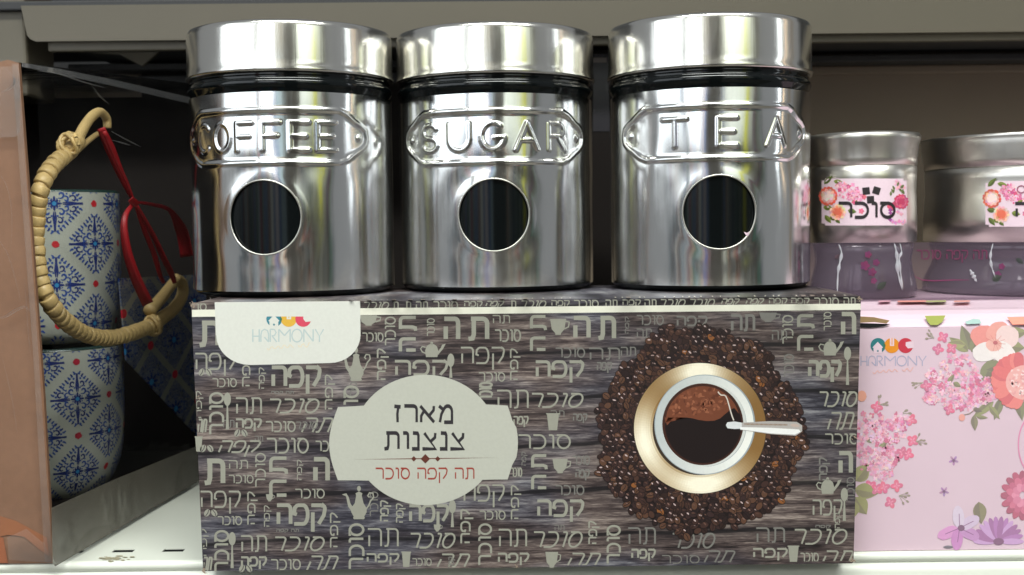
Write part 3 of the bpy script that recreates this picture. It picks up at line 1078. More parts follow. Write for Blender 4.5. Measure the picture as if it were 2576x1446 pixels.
ik.heb("תה קפה סוכר", 943, 1176, 1194, 1217, (150, 62, 52), 16, 0, 0, 4.0, None, 1.1)
ik.poly([(884, 1155.5), (1070, 1152), (1258, 1151), (1070, 1155)], (110, 76, 66), 16)
for x, r in ((1041, 7), (1070, 12), (1101, 7)):
    ik.poly([(x - r, 1154), (x, 1154 - r), (x + r, 1154), (x, 1154 + r)], (92, 46, 36), 17)
ik.build("subtitle_lettering", plq)

# coffee picture: a wreath of beans, saucer, cup and spoon
ik = Ink(onbox)
cxb, cyb = 1760, 1085
rg = random.Random(11)


def wob(a):
    return 256 + 6 * math.sin(3 * a + .5) + 6 * math.sin(7 * a + 2) + 6 * math.sin(12 * a) + 3 * math.sin(23 * a)


pts = [(cxb + wob(i / 90 * 2 * math.pi) * math.cos(i / 90 * 2 * math.pi), cyb + wob(i / 90 * 2 * math.pi) * math.sin(i / 90 * 2 * math.pi)) for i in range(90)]
ik.poly(pts, (26, 17, 17), 10)
st = 15.0
for j in range(-24, 25):
    for i in range(-24, 25):
        x = cxb + (i + (j % 2) * .5) * st + rg.uniform(-3.4, 3.4)
        y = cyb + j * st * .88 + rg.uniform(-3.4, 3.4)
        d = math.hypot(x - cxb, y - cyb)
        a = math.atan2(y - cyb, x - cxb)
        if d > wob(a) + 4 or math.hypot(x - 1761, y - 1077) < 156:
            continue
        sub = (i % 3) * 3 + (j % 3)
        ly = 12 + sub * 4
        ro = rg.uniform(0, math.pi)
        l1, l2 = rg.uniform(9.2, 11.8), rg.uniform(6.4, 8.2)
        v = rg.random()
        shade = rg.choice(((48, 32, 29), (60, 40, 36), (40, 27, 27), (70, 47, 39), (54, 37, 36), (88, 60, 46)))
        if v < .015:
            shade = (132, 82, 44)
        ik.ell(x, y, l1 + 1.3, l2 + 1.3, (16, 10, 12), ly, 10, ro)
        ik.ell(x, y, l1, l2, shade, ly + 1, 10, ro)
        if rg.random() < .85:
            hi = rg.choice(((120, 92, 84), (158, 134, 130), (98, 70, 60), (190, 168, 166), (84, 58, 50)))
            ik.ell(x + rg.uniform(-2, 1), y - l2 * .38, l1 * .42, l2 * .24, hi, ly + 2, 8, ro * .3)
        if rg.random() < .55:
            c_, s_ = math.cos(ro), math.sin(ro)
            ik.stroke([(x - c_ * l1 * .8, y - s_ * l1 * .8), (x + s_ * 1.4, y - c_ * 1.4), (x + c_ * l1 * .8, y + s_ * l1 * .8)], 1.5, (20, 12, 12), ly + 3)
ik.build("coffee_bean_print", BX)
ik = Ink(onbox)
# saucer: gold lustre in sectors of a conical sheen
ik.ell(1761, 1077, 168, 165, (58, 46, 36), 52, 72)
NS = 144
for i in range(NS):
    a0, a1 = 2 * math.pi * i / NS, 2 * math.pi * (i + 1) / NS
    am = (a0 + a1) / 2
    q0 = .20
    for a_, w_d, h_ in ((-90, 24, .9), (86, 34, .85), (165, 34, .75), (0, 40, -.28), (-142, 18, -.1)):
        dd = (math.degrees(am) - a_ + 180) % 360 - 180
        q0 += h_ * math.exp(-(dd / w_d) ** 2)
    for rr in range(8):
        t0, t1 = rr / 8, (rr + 1) / 8
        r0, r1 = 118 + t0 * 46, 118 + t1 * 46
        k = max(0, min(1, q0 * (1.12 - .5 * abs(t0 - .45)) - (.18 if rr == 0 else 0)))
        c = [int((132, 98, 54)[q] * (1 - k) + (246, 238, 216)[q] * k) for q in range(3)]
        ik.poly([(1761 + r * math.cos(a) * 1.012, 1077 + r * math.sin(a)) for r, a in ((r0, a0), (r1, a0), (r1, a1), (r0, a1))], c, 54)
sau = ik.build("saucer_print", BX)
ik = Ink(onbox)
ik.ell(1773, 1068, 127, 126, (150, 160, 166), 56, 72)
NS = 80
for i in range(NS):
    a0, a1 = 2 * math.pi * i / NS, 2 * math.pi * (i + 1) / NS
    am = (a0 + a1) / 2
    k = .5 + .5 * math.cos(am - .2)
    c = [int((184, 190, 190)[q] * (1 - k) + (236, 236, 230)[q] * k) for q in range(3)]
    ik.poly([(1772 + r * math.cos(a), 1068 + r * math.sin(a)) for r, a in ((106, a0), (124, a0), (124, a1), (106, a1))], c, 58)
ik.ell(1769, 1067, 108, 107, (206, 208, 204), 57, 60)
ik.ell(1768, 1067, 102, 103, (62, 34, 26), 60, 60)
ik.ell(1769, 1068, 96, 97, (24, 13, 14), 62, 60)
foam = [(1672, 1050)]
for i in range(21):
    a = math.pi + i / 20 * math.pi * .92
    foam.append((1768 + 94 * math.cos(a), 1064 + 93 * math.sin(a)))
foam += [(1847, 1026), (1837, 1031), (1827, 1039), (1812, 1052), (1797, 1058), (1778, 1059), (1757, 1056), (1742, 1052), (1727, 1050), (1712, 1051), (1700, 1054), (1686, 1061), (1678, 1070)]
ik.poly(foam, (112, 62, 42), 64)
for k in range(130):
    a, d = rg.uniform(math.pi * 1.02, math.pi * 1.9), math.sqrt(rg.uniform(.03, .8)) * 92
    x, y = 1768 + d * math.cos(a), 1046 + d * math.sin(a) * .85
    if y > 1043 or (x > 1812 and y > 1018):
        continue
    ik.ell(x, y, rg.uniform(2, 8), rg.uniform(1.5, 5), rg.choice(((134, 78, 54), (96, 50, 34), (122, 70, 50), (150, 92, 66))), 65 + (k % 12), 8, rg.uniform(0, 3), jit=.15)
ik.stroke([(1806 + 40 * t, 985 + 70 * t * t + 6 * math.sin(9 * t)) for t in [i / 10 for i in range(11)]], 3, (214, 206, 196), 80)
ik.build("coffee_cup_print", sau)
ik = Ink(onbox)
ik.poly([(1830, 1062), (1848, 1060), (1866, 1063), (1866, 1078), (1848, 1079), (1830, 1077), (1826, 1069)], (214, 216, 218), 84)
ik.poly([(1862, 1063), (1940, 1059), (2004, 1061), (2018, 1070), (2018, 1085), (2002, 1096), (1940, 1092), (1862, 1081)], (176, 170, 166), 82)
ik.poly([(1862, 1074), (1940, 1076), (2010, 1080), (2014, 1086), (2000, 1093), (1940, 1090), (1862, 1080)], (238, 238, 236), 86)
for k in range(34):
    ik.ell(1874 + k * 3.2, 1066.5 + k * .06, 1.0, 2.6, (132, 98, 64), 86, 6)
ik.ell(2000, 1070, 12, 4, (190, 170, 160), 87, 12, .1)
ik.build("spoon_print", BX)

# ================================================================== embossed canisters
def arcp(cx, cy, rx, ry, a0, a1, n=10):
    return [(cx + rx * math.cos(R(a0 + (a1 - a0) * i / n)), cy + ry * math.sin(R(a0 + (a1 - a0) * i / n))) for i in range(n + 1)]


LET = {'C': [arcp(.5, .5, .5, .5, 45, 315, 14)], 'O': [arcp(.5, .5, .5, .5, 0, 360, 18)],
       'F': [[(0, 0), (0, 1), (.9, 1)], [(0, .52), (.75, .52)]], 'E': [[(.95, 0), (0, 0), (0, 1), (.95, 1)], [(0, .5), (.8, .5)]],
       'S': [arcp(.5, .75, .42, .25, 20, 270, 10) + arcp(.5, .25, .45, .25, 90, -160, 10)],
       'U': [[(0, 1)] + arcp(.5, .42, .5, .42, 180, 360, 10) + [(1, 1)]],
       'G': [arcp(.5, .5, .5, .5, 50, 345, 14) + [(1, .45), (.6, .45)]],
       'A': [[(0, 0), (.5, 1), (1, 0)], [(.2, .36), (.8, .36)]],
       'R': [[(0, 0), (0, 1), (.6, 1)] + arcp(.6, .76, .32, .24, 90, -90, 6) + [(0, .52)], [(.5, .52), (1, 0)]],
       'T': [[(0, 1), (1, 1)], [(.5, 1), (.5, 0)]]}
RS = 0.0500


def emboss(word, S_, Z0):
    """height of the pressed pattern over arc length S_ and height Z0 (numpy grids)"""
    def seg(ax, az, bx, bz):
        dx, dz = bx - ax, bz - az
        L = dx * dx + dz * dz + 1e-12
        t = np.clip(((S_ - ax) * dx + (Z0 - az) * dz) / L, 0, 1)
        return np.hypot(S_ - ax - t * dx, Z0 - az - t * dz)
    big = 1.0
    dl = np.full(S_.shape, big)
    widths = {'C': .0098, 'O': .0098, 'F': .0088, 'E': .0092, 'S': .0100, 'U': .0108, 'G': .0112, 'A': .0112, 'R': .0096, 'T': .0118}
    n = len(word)
    span = {6: .0325, 5: .0335, 3: .0252}[n]
    for i, ch in enumerate(word):
        c = -span + 2 * span * i / (n - 1)
        if n == 3:
            c += .004
        if n == 6:
            c -= .0020
        wd = widths[ch]
        for st in LET[ch]:
            for (a, b), (p, q) in zip(st[:-1], st[1:]):
                dl = np.minimum(dl, seg(c - wd / 2 + a * wd, .0686 + b * .0128, c - wd / 2 + p * wd, .0686 + q * .0128))
    # plaque outline
    hs, zt_, zb_, nose, zc = .0365, .0872, .0628, .0530, .0748
    path = [(-hs, zt_), (hs, zt_), (hs + .004, zt_ - .0016), (hs + .009, zt_ - .0050), (hs + .0125, zt_ - .0066), (nose - .0010, zt_ - .0088), (nose, zc), (nose - .0010, zb_ + .0088), (hs + .0125, zb_ + .0064), (hs + .009, zb_ + .0046), (hs + .004, zb_ + .0014),
            (hs, zb_), (-hs, zb_), (-hs - .004, zb_ + .0014), (-hs - .009, zb_ + .0046), (-hs - .0125, zb_ + .0064), (-nose + .0010, zb_ + .0088), (-nose, zc), (-nose + .0010, zt_ - .0088), (-hs - .0125, zt_ - .0066), (-hs - .009, zt_ - .0050), (-hs - .004, zt_ - .0016), (-hs, zt_)]
    do = np.full(S_.shape, big)
    ins = np.zeros(S_.shape, bool)
    for (a, b), (p, q) in zip(path[:-1], path[1:]):
        do = np.minimum(do, seg(a, b, p, q))
        cond = ((b > Z0) != (q > Z0))
        with np.errstate(divide='ignore', invalid='ignore'):
            xi = (p - a) * (Z0 - b) / (q - b + 1e-12) + a
        ins ^= cond & (S_ < xi)
    rv = np.minimum(np.hypot(S_ - .0475, Z0 - zc), np.hypot(S_ + .0475, Z0 - zc))
    bumpf = lambda d, w, h: h * np.where(d < w, .5 + .5 * np.cos(np.pi * np.clip(d / w, 0, 1)), 0)
    hgt = bumpf(dl, .00165, .00048) + bumpf(do, .0019, .00050) + bumpf(rv, .0024, .0011)
    hgt += np.where(ins, -.00035 * np.clip(do / .0026, 0, 1), 0)
    return hgt


RWIN = 0.0173
jars = []


def canister(word, pxc, yc, label, rot, dz=0.0, chip=False):
    # centre from measured axis position at distance yc
    cx = at(pxc, 400, yc).x
    base = (cx, yc, ZT)
    t = thing("steel_canister", label, "canister", base, "three embossed steel canisters")
    z0 = ZT
    # glass body showing as shoulder ring, foot and window
    link("glass_body", lathe([(.0, z0), (.044, z0), (.0478, z0 + .0008), (.0494, z0 + .0028), (.0490, z0 + .006), (.0488, z0 + .094), (.0490, z0 + .0965), (.0502, z0 + .0985),
                              (.0506, z0 + .1000), (.0499, z0 + .1014), (.0490, z0 + .1022), (.0494, z0 + .1032), (.0494, z0 + .106), (.0, z0 + .106)], cx, yc, 160), M['glass'], t, True)
    # lid
    zl = z0 + .1046
    zt_ = z0 + .1296 + dz
    link("lid", lathe([(.0490, zl + .0004), (.0505, zl), (.0512, zl + .0006), (.0513, zl + .0016), (.0508, zl + .0030), (.0507, zl + .006), (.0506, zt_ - .0030), (.0504, zt_ - .0014), (.0498, zt_ - .0003), (.0490, zt_),
                       (.040, zt_ - .0002), (.0, zt_ - .0002)], cx, yc, 200), M['lid'], t, True)
    # sleeve with the pressed plaque and the round opening
    zs = np.concatenate([np.linspace(.0030, .018, 14)[:-1], np.linspace(.018, .060, 105)[:-1], np.linspace(.060, .0925, 96)[:-1], np.linspace(.0925, .0955, 5)])
    an = np.concatenate([np.linspace(-178, -100, 27)[:-1], np.linspace(-100, 100, 421), np.linspace(100, 178, 27)[1:]])
    A, Zz = np.meshgrid(np.radians(an), zs, indexing='ij')
    S_ = A * RS
    zw = .0375
    D = np.hypot(S_, Zz - zw)
    cell = .00042
    near = (np.abs(D - RWIN) < cell) & (np.abs(S_) < .03)
    k = np.where(near, RWIN / np.maximum(D, 1e-6), 1)
    S2 = S_ * k
    Z2 = zw + (Zz - zw) * k
    ph = rot * 7 + pxc * .01
    H = emboss(word, S2, Z2)
    soft = np.exp(-((Z2 - .0762) / .030) ** 2)
    wav = .00010 * np.sin(S2 * 150 + ph + 22 * Z2) * (.4 + soft) + .00007 * np.sin(S2 * 330 - 60 * Z2 + ph) * soft + .00005 * np.sin(S2 * 90 + 130 * Z2 + 2 * ph)
    wav += -.00016 * np.exp(-((D - RWIN - .006) / .005) ** 2) + .00012 * np.exp(-((Z2 - .060) / .006) ** 2) * np.sin(S2 * 210 + ph)
    wav *= np.clip((D - RWIN) / .004, 0, 1)
    RR = RS + H + wav
    A2 = S2 / RS + R(rot)
    X = cx + RR * np.sin(A2)
    Y = yc - RR * np.cos(A2)
    co = np.stack([X, Y, z0 + Z2], -1).reshape(-1, 3)
    nA, nZ = A.shape
    ii, jj = np.meshgrid(np.arange(nA - 1), np.arange(nZ - 1), indexing='ij')
    cs = (S2[:-1, :-1] + S2[1:, 1:]) / 2
    cz = (Z2[:-1, :-1] + Z2[1:, 1:]) / 2
    keep = np.hypot(cs, cz - zw) > RWIN - .0001
    a = (ii * nZ + jj)[keep]
    F = np.stack([a, a + nZ, a + nZ + 1, a + 1], -1)
    me = mesh(co.tolist(), F.tolist())
    link("steel_sleeve", me, M['sleeve'], t, True)
    ring = []
    for i in range(73):
        q = 2 * math.pi * i / 72
        s, z = RWIN * math.sin(q), zw + RWIN * math.cos(q)
        ring.append(Vector((cx + (RS + .00005) * math.sin(s / RS + R(rot)), yc - (RS + .00005) * math.cos(s / RS + R(rot)), z0 + z)))
    link("window_rim", tube(ring, .00042, 8, False), M['rim'], t, True)
    if chip:
        q = R(130)
        s, z = (RWIN - .001) * math.sin(q), zw + (RWIN - .001) * math.cos(q)
        c = Vector((cx + (RS + .0003) * math.sin(s / RS + R(rot)), yc - (RS + .0003) * math.cos(s / RS + R(rot)), z0 + z))
        link("white_chip", mesh([c + Vector(v) for v in ((-.0012, 0, .0012), (.0002, -.0001, .0006), (.0014, 0, .0013), (.0010, 0, -.0004), (.0003, 0, -.0012), (-.0004, -.0002, -.0002))], [(0, 1, 2, 3, 4, 5)]), M['pink'], t)
    return t


canister("COFFEE", 737, .585, "shiny steel canister embossed COFFEE with round window", -5.5, -.0010)
canister("SUGAR", 1248, .601, "shiny steel canister embossed SUGAR with round window", -1, -.0005)
canister("TEA", 1783, .589, "shiny steel canister embossed TEA with white chip on window rim", -4, .0005, True)

# ================================================================== left gift pack
P0 = Vector((-.2055, .520, 0))
PN = Vector((.164, -.0175, 0)).normalized()    # outward normal of the right side plane
PV = Vector((.0175, .164, 0)).normalized()     # direction to the back


def side(px, py, inset=0.0):
    return at_plane(px, py, P0 - PN * inset, PN)


GP = thing("wrapped_gift_pack", "brown cardboard gift pack wrapped in clear film standing at the far left", "gift pack", (-.27, .53, ZS))
c1, c2 = at(47, 158, .520), at(134, 1418, .520)
c2.z = ZS
fl = [Vector((-.42, .52, ZS)), c2, at(110, 1000, .520), at(78, 560, .520), c1, at(20, 150, .520), at(-60, 170, .520), Vector((-.42, .52, c1.z - .004))]
link("front_panel", slab(fl, (0, .0022, 0)), M['card'], GP)
# film over the front, thin and lifted off the card
nx_, nz_ = 16, 40
vs, fs = [], []
for j in range(nz_ + 1):
    t = j / nz_
    R_ = c2.lerp(c1, t)
    for i in range(nx_ + 1):
        s = i / nx_
        x = -.36 + (R_.x + .0010 + .36) * s
        vs.append((x, .5176 - .0007 * math.sin(9 * s + 5 * t) * math.sin(13 * t + 2 * s) - .0005 * math.sin(31 * t + 9 * s), R_.z + .0012 * t))
for j in range(nz_):
    for i in range(nx_):
        a = j * (nx_ + 1) + i
        fs.append((a, a + 1, a + nx_ + 2, a + nx_ + 1))
link("front_film", mesh(vs, fs), M['filmf'], GP, True)
# side film, slightly rippled
nx_, nz_ = 40, 30
vs, fs = [], []
b0 = P0.copy(); b0.z = ZS
b1 = P0 + PV * .27; b1.z = ZS
for j in range(nz_ + 1):
    t = j / nz_
    for i in range(nx_ + 1):
        s = i / nx_
        p = b0.lerp(b1, s)
        zt_ = c1.z + .001 + .017 * s
        q = p + PN * (.0003 * math.sin(14 * s + 9 * t) + .0008 * math.sin(40 * s - 5 * t) * math.exp(-((t - 1) / .12) ** 2))
        lean = (c1.x - c2.x) * t * (1 - s)
        vs.append((q.x + lean + .0006, q.y, ZS + (zt_ - ZS) * t))
for j in range(nz_):
    for i in range(nx_):
        a = j * (nx_ + 1) + i
        fs.append((a, a + 1, a + nx_ + 2, a + nx_ + 1))
link("side_film", mesh(vs, fs), M['film'], GP, True)
# top film and folded seam along the top edge
tf = [Vector((c1.x, .52, c1.z)), Vector((-.40, .52, c1.z)), Vector((-.40, .79, c1.z + .017)), Vector((b1.x, b1.y, c1.z + .018))]
link("top_film", slab(tf, (0, 0, .0002)), M['film'], GP)
sm = [side(52, 168), side(52, 158), side(140, 172), side(280, 200), side(480, 246), side(480, 262), side(280, 216), side(140, 186)]
link("film_seam", slab([p + PN * .001 for p in sm], PN * -.0004), film_mat("seam_film", (0.7, 0.7, 0.72, 1), 0.08, rough=.15, wr=.001), GP)
# inside: tray, lining blackened for the inner shade, stand-in for the mug's reflection
tr = [side(134, 1416, -.0009), side(140, 1424, -.0009), side(500, 1210, -.0009), side(560, 1180, -.0009), side(560, 1092, -.0009), side(498, 1121, -.0009), side(287, 1207, -.0009), side(131, 1278, -.0009)]
for p in (tr[1], tr[2], tr[3]):
    p.z = max(p.z, ZS + .0003)
link("base_film", slab(tr, PN * -.0003), M['tray'], GP)
link("back_lining", box(-.42, -.184, .765, .768, ZS + .001, c1.z + .012), M['black'], GP)
link("floor_lining", slab([Vector((-.42, .5235, ZS + .002)), Vector((-.213, .5235, ZS + .002)), Vector((-.190, .765, ZS + .002)), Vector((-.42, .765, ZS + .002))], (0, 0, .0016)), M['black'], GP)
link("left_lining", box(-.44, -.42, .52, .768, ZS, c1.z), M['black'], GP)


def uv_from(me, f):
    ul = me.uv_layers.new(name="UVMap")
    for lp in me.loops:
        ul.data[lp.index].uv = f(me.vertices[lp.vertex_index].co)


pc = [side(318, 905, .024), side(300, 700, .024), side(520, 690, .024), side(520, 1120, .024), side(470, 1068, .024)]
me = slab(pc, PN * -.0008)
uv_from(me, lambda c: ((Vector(c) - P0).dot(PV) * .62 + .012, c.z * 1.0 + .004))
link("mug_reflection_card", me, M['tile'], GP)  # stands in for the mug pattern mirrored in the film
ik = Ink(lambda x, y, l: at(x, y, .5145 - l))
# ribbon and orange print on the wrapped card
ik = Ink(lambda x, y, l: at(x, y, .5196 - l))
ik.poly([(0, 1298), (40, 1310), (118, 1352), (124, 1400), (96, 1380), (60, 1350), (20, 1345), (0, 1350)], (150, 94, 60), 2)
ik.poly([(-10, 1350), (8, 1352), (20, 1416), (-10, 1416)], (154, 90, 56), 3)
ik.build("orange_print", GP)
tp = film_mat("tape_film", (0.82, 0.80, 0.78, 1), 0.035, rough=.12, wr=.0015)
link("film_tape", slab([at(-10, 168, .5163), at(44, 166, .5163), at(50, 200, .5163), at(50, 330, .5163), at(40, 344, .5163), at(-10, 346, .5163)], (0, .0001, 0)), tp, GP)
link("film_fold", slab([at(18, 1352, .5163), at(66, 1330, .5163), at(112, 1368, .5163), at(131, 1408, .5163), at(128, 1416, .5163), at(22, 1408, .5163)], (0, .0001, 0)), tp, GP)
link("film_edge", slab([at(30, 160, .5158), at(47, 160, .5158), at(132, 1416, .5158), at(112, 1412, .5158), at(84, 900, .5158)], (0, .0001, 0)), tp, GP)
for cpts in (((-6, 430), (18, 470), (30, 540), (26, 640)), ((6, 900), (30, 1000), (44, 1090)), ((62, 700), (70, 820), (78, 900)), ((-6, 600), (20, 640), (44, 720), (52, 760))):
    link("film_crease", tube(spline([at(x, y, .5166) for x, y in cpts], 6), lambda t: .00022 * math.sin(math.pi * (.05 + .9 * t)), 6), M['filmf'], GP, True)
for cpts in (((95, 178), (150, 186), (210, 206), (270, 222)), ((280, 330), (320, 352), (356, 370)), ((282, 352), (310, 360), (330, 366)), ((226, 208), (250, 240), (275, 262))):
    link("film_crease", tube(spline([side(x, y, -.0012) for x, y in cpts], 6), lambda t: .00028 * math.sin(math.pi * (.05 + .9 * t)), 6), M['filmf'], GP, True)
# glints: raised creases of the film
cr = [at(x, y, .5165) for x, y in ((4, 232), (22, 224), (34, 210), (36, 196), (28, 186))]
link("film_crease", tube(spline(cr, 5), lambda t: .0006 * math.sin(math.pi * (.05 + .9 * t)), 6), M['filmf'], GP, True)
cr = [at(x, y, .5165) for x, y in ((-8, 800), (14, 796), (40, 780), (62, 772), (76, 782))]
link("film_crease", tube(spline(cr, 5), lambda t: .0006 * math.sin(math.pi * (.05 + .9 * t)), 6), M['filmf'], GP, True)

# ---- two stacked mugs
def ornament(ik, u, v, h, vmin):
    """symmetrical blue filigree filling one diamond of half diagonal h"""
    N1, N2, N3 = (24, 42, 108), (40, 72, 142), (70, 104, 160)

    def ok(y):
        return vmin + .6 < y < -1.2

    def S4(pts, wd, col, lay, tap=True):
        for sx, sy in ((1, 1), (-1, 1), (1, -1), (-1, -1)):
            q = [(u + sx * x * h, v + sy * y * h) for x, y in pts]
            if all(ok(y) for _, y in q):
                ik.stroke(q, wd * 1.45 * h, col, lay + (sx + 2 * sy + 3) * .1, tap)

    def D4(x, y, rx, ry, col, lay, rot=0.0):
        for sx, sy in ((1, 1), (-1, 1), (1, -1), (-1, -1)):
            if ok(v + sy * (y * h)):
                ik.ell(u + sx * x * h, v + sy * y * h, rx * 1.25 * h, ry * 1.35 * h, col, lay, 7, rot * sx * sy)

    def scroll(cx_, cy_, r0, a0, turn, n=11):
        return [(cx_ + r0 * (1 - .075 * i) * math.cos(a0 + turn * i * .55), cy_ + r0 * (1 - .075 * i) * math.sin(a0 + turn * i * .55)) for i in range(n)]
    for k in range(8):
        a = k * math.pi / 4
        L_ = .20 if k % 2 == 0 else .14
        if ok(v + L_ * h * math.sin(a)) and ok(v):
            ik.ell(u + L_ * .55 * h * math.cos(a), v + L_ * .55 * h * math.sin(a), L_ * .5 * h, .035 * h, N1, 2 + k * .1, 8, a)
    if ok(v):
        ik.ell(u, v, .06 * h, .06 * h, (50, 130, 180), 4, 10)
    S4(scroll(.17, .24, .11, -2.2, 1), .040, N2, 1)
    S4(scroll(.30, .12, .10, 2.6, -1), .036, N2, 1.4)
    S4(scroll(.13, .47, .10, -2.0, 1), .036, N1, 1.8)
    S4(scroll(.50, .13, .11, 2.8, -1), .036, N1, 2.2)
    S4(scroll(.36, .36, .08, -2.4, 1, 8), .03, N2, 2.6)
    S4([(.02, .22), (.03, .4), (.0, .62), (.02, .78)], .045, N1, 3)
    S4([(.22, .02), (.4, .03), (.62, .0), (.78, .02)], .045, N1, 3.4)
    for i in range(9):
        t = .06 + i * .098
        x, y = .86 * t + .03, .86 * (1 - t) + .03
        D4(x * .95, y * .95, .05, .020, N1 if i % 2 else N2, 1, .785)
        D4(x * .90, y * .90, .026, .020, N2, 1.2)
    for x, y, q in ((.27, .5, .026), (.5, .28, .026), (.08, .34, .022), (.36, .06, .022), (.22, .38, .02), (.42, .22, .02), (.10, .62, .028), (.62, .10, .028), (.2, .62, .02), (.6, .24, .02), (.07, .12, .018), (.14, .07, .018), (.46, .42, .018), (.33, .27, .02)):
        D4(x, y, q, q, N2, 1.6)


def mug(pxe, ptop, pbot, yc, r, label, foot, dot, per):
    edge_ = at(pxe, 800, yc)
    cx = edge_.x - r * 1.0
    zt_ = at(210, ptop, yc - r).z
    zb_ = at(210, pbot, yc - r).z
    t = thing("patterned_mug", label, "mug", (cx, yc, zb_), "stacked mugs in the gift pack")
    H_ = zt_ - zb_
    if foot:
        pr = [(0, zb_ + .002), (r * .46, zb_), (r * .52, zb_ + .0008), (r * .62, zb_ + H_ * .03), (r * .75, zb_ + H_ * .08), (r * .85, zb_ + H_ * .15), (r * .92, zb_ + H_ * .24), (r * .965, zb_ + H_ * .35), (r * .99, zb_ + H_ * .5), (r, zb_ + H_ * .7), (r, zt_ - .0015)]
    else:
        pr = [(0, zb_ + .002), (r * .70, zb_), (r * .84, zb_ + .002), (r * .92, zb_ + H_ * .08), (r * .97, zb_ + H_ * .22), (r * 1.0, zb_ + H_ * .5), (r, zt_ - .0015)]
    me = lathe(pr, cx, yc, 96)
    uv_from(me, lambda c: (math.atan2(c.x - cx, -(c.y - yc)) * r, c.z - zt_))
    mpr = pr
    # seam fix: keep u continuous on the back faces
    ul = me.uv_layers[0]
    for p in me.polygons:
        us = [ul.data[i].uv[0] for i in p.loop_indices]
        if max(us) - min(us) > r * 3:
            for i in p.loop_indices:
                if ul.data[i].uv[0] < 0:
                    ul.data[i].uv = (ul.data[i].uv[0] + 2 * math.pi * r, ul.data[i].uv[1])
    body = link("mug_body", me, M['mug'], t, True)
    zz_ = [z for r_q, z in mpr[1:]]
    rr_ = [r_q for r_q, z in mpr[1:]]

    def on_mug(u, v, l):
        z = min(max(zt_ + v / 1000, zz_[0]), zt_ - .0016)
        rq = float(np.interp(z, zz_, rr_)) + .00008 + l * .6
        a = u / 1000 / r
        return Vector((cx + rq * math.sin(a), yc - rq * math.cos(a), z))
    ikm = Ink(on_mug)
    hit = at_cyl(dot[0], dot[1], cx, yc, r)
    u0 = math.atan2(hit.x - cx, yc - hit.y) * r * 1000
    v0 = (hit.z - zt_) * 1000
    P_ = per
    for a_ in range(-4, 5):
        for b_ in range(-6, 7):
            u, v = u0 + (a_ + b_) * P_ / 2, v0 + (a_ - b_) * P_ / 2
            if abs(u - 10) > 66 or v > P_ * .6 or v < -H_ * 1000 - P_ * .6:
                continue
            ornament(ikm, u + P_ / 2, v, P_ / 2 * .89, -H_ * 1000)
            if -H_ * 1000 < v < -1.5:
                ikm.ell(u, v, 1.9, 1.9, rg.choice(((186, 34, 46), (168, 32, 56))), 6, 12, jit=.12)
    ikm.build("tile_pattern_print", body)
    link("mug_rim", lathe([(r, zt_ - .0015), (r - .0002, zt_ - .0004), (r - .0012, zt_), (r - .0028, zt_ - .0006), (r - .0030, zt_ - .01), (r - .006, zt_ - .02)], cx, yc, 96), M['glaze'], t, True)
    return cx, zb_


mug(300, 474, 872, .662, .0385, "blue and white mug stacked on top, behind the rattan handle", False, (236, 512), 44.5)
mug(298, 880, 1288, .652, .0385, "blue and white mug at the bottom of the gift pack", True, (192, 910), 40.5)

# ---- rattan handle
def hp(px, py, ins=.0105):
    p = side(px, py, ins)
    if p.y < .532:
        p = at(px, py, .532)
    return p


HD = thing("rattan_handle", "pale rattan wrapped handle hanging in a curve inside the gift pack", "handle", tuple(hp(82, 560)))
path = [hp(*p) for p in ((196, 352), (168, 385), (130, 420), (104, 470), (92, 540), (90, 620), (100, 700), (128, 765), (170, 812), (220, 842), (276, 850), (330, 838), (384, 818))]
pp = spline(path, 12)
link("cane_core", tube(pp, .0032, 12), M['rattan'], HD, True)
# evenly spaced windings
L = [0]
for a, b in zip(pp[:-1], pp[1:]):
    L.append(L[-1] + (b - a).length)
NW = 46
rings = None
prof = []
ringme = lathe([(.0030, -.00235), (.0038, -.0022), (.00405, -.0017), (.0042, 0), (.00405, .0017), (.0038, .0022), (.0030, .00235)], 0, 0, 18)
ringme.polygons.foreach_set("use_smooth", [True] * len(ringme.polygons))
ringme.materials.append(M['rattan'])
for k in range(NW):
    d = L[-1] * (k + .5) / NW
    i = max(j for j in range(len(L)) if L[j] <= d)
    i = min(i, len(pp) - 2)
    p = pp[i].lerp(pp[i + 1], (d - L[i]) / max(L[i + 1] - L[i], 1e-9))
    tg = (pp[i + 1] - pp[i]).normalized()
    q = tg.to_track_quat('Z', 'X')
    o = bpy.data.objects.new("cane_winding", ringme)
    COL.objects.link(o)
    o.parent = HD
    o.location = p - Vector(HD["base"])
    o.rotation_euler = (q.to_matrix() @ Matrix.Rotation(R(random.uniform(-9, 9)), 3, 'X') @ Matrix.Rotation(R(8), 3, 'Y')).to_euler()
    dl = L[-1] / NW / .0048
    o.scale = (random.uniform(.95, 1.06), random.uniform(.95, 1.06), dl * 1.04)
for nm, pts, rd in (("cane_loop", [(186, 372), (210, 322), (232, 292), (252, 282), (268, 298), (270, 322)], .0024), ("cane_loop", [(186, 386), (212, 362), (240, 340), (254, 334)], .0014),
                    ("cane_loop", [(372, 826), (404, 802), (438, 776), (458, 744), (458, 712), (440, 700)], .0036), ("cane_loop", [(376, 782), (402, 754), (432, 716), (440, 704)], .0032)):
    P_ = [hp(x, y, .0095) for x, y in pts]
    link(nm, tube(spline(P_, 8), lambda t, rd=rd: rd * (1.15 - .3 * t), 10), M['rattan'], HD, True)


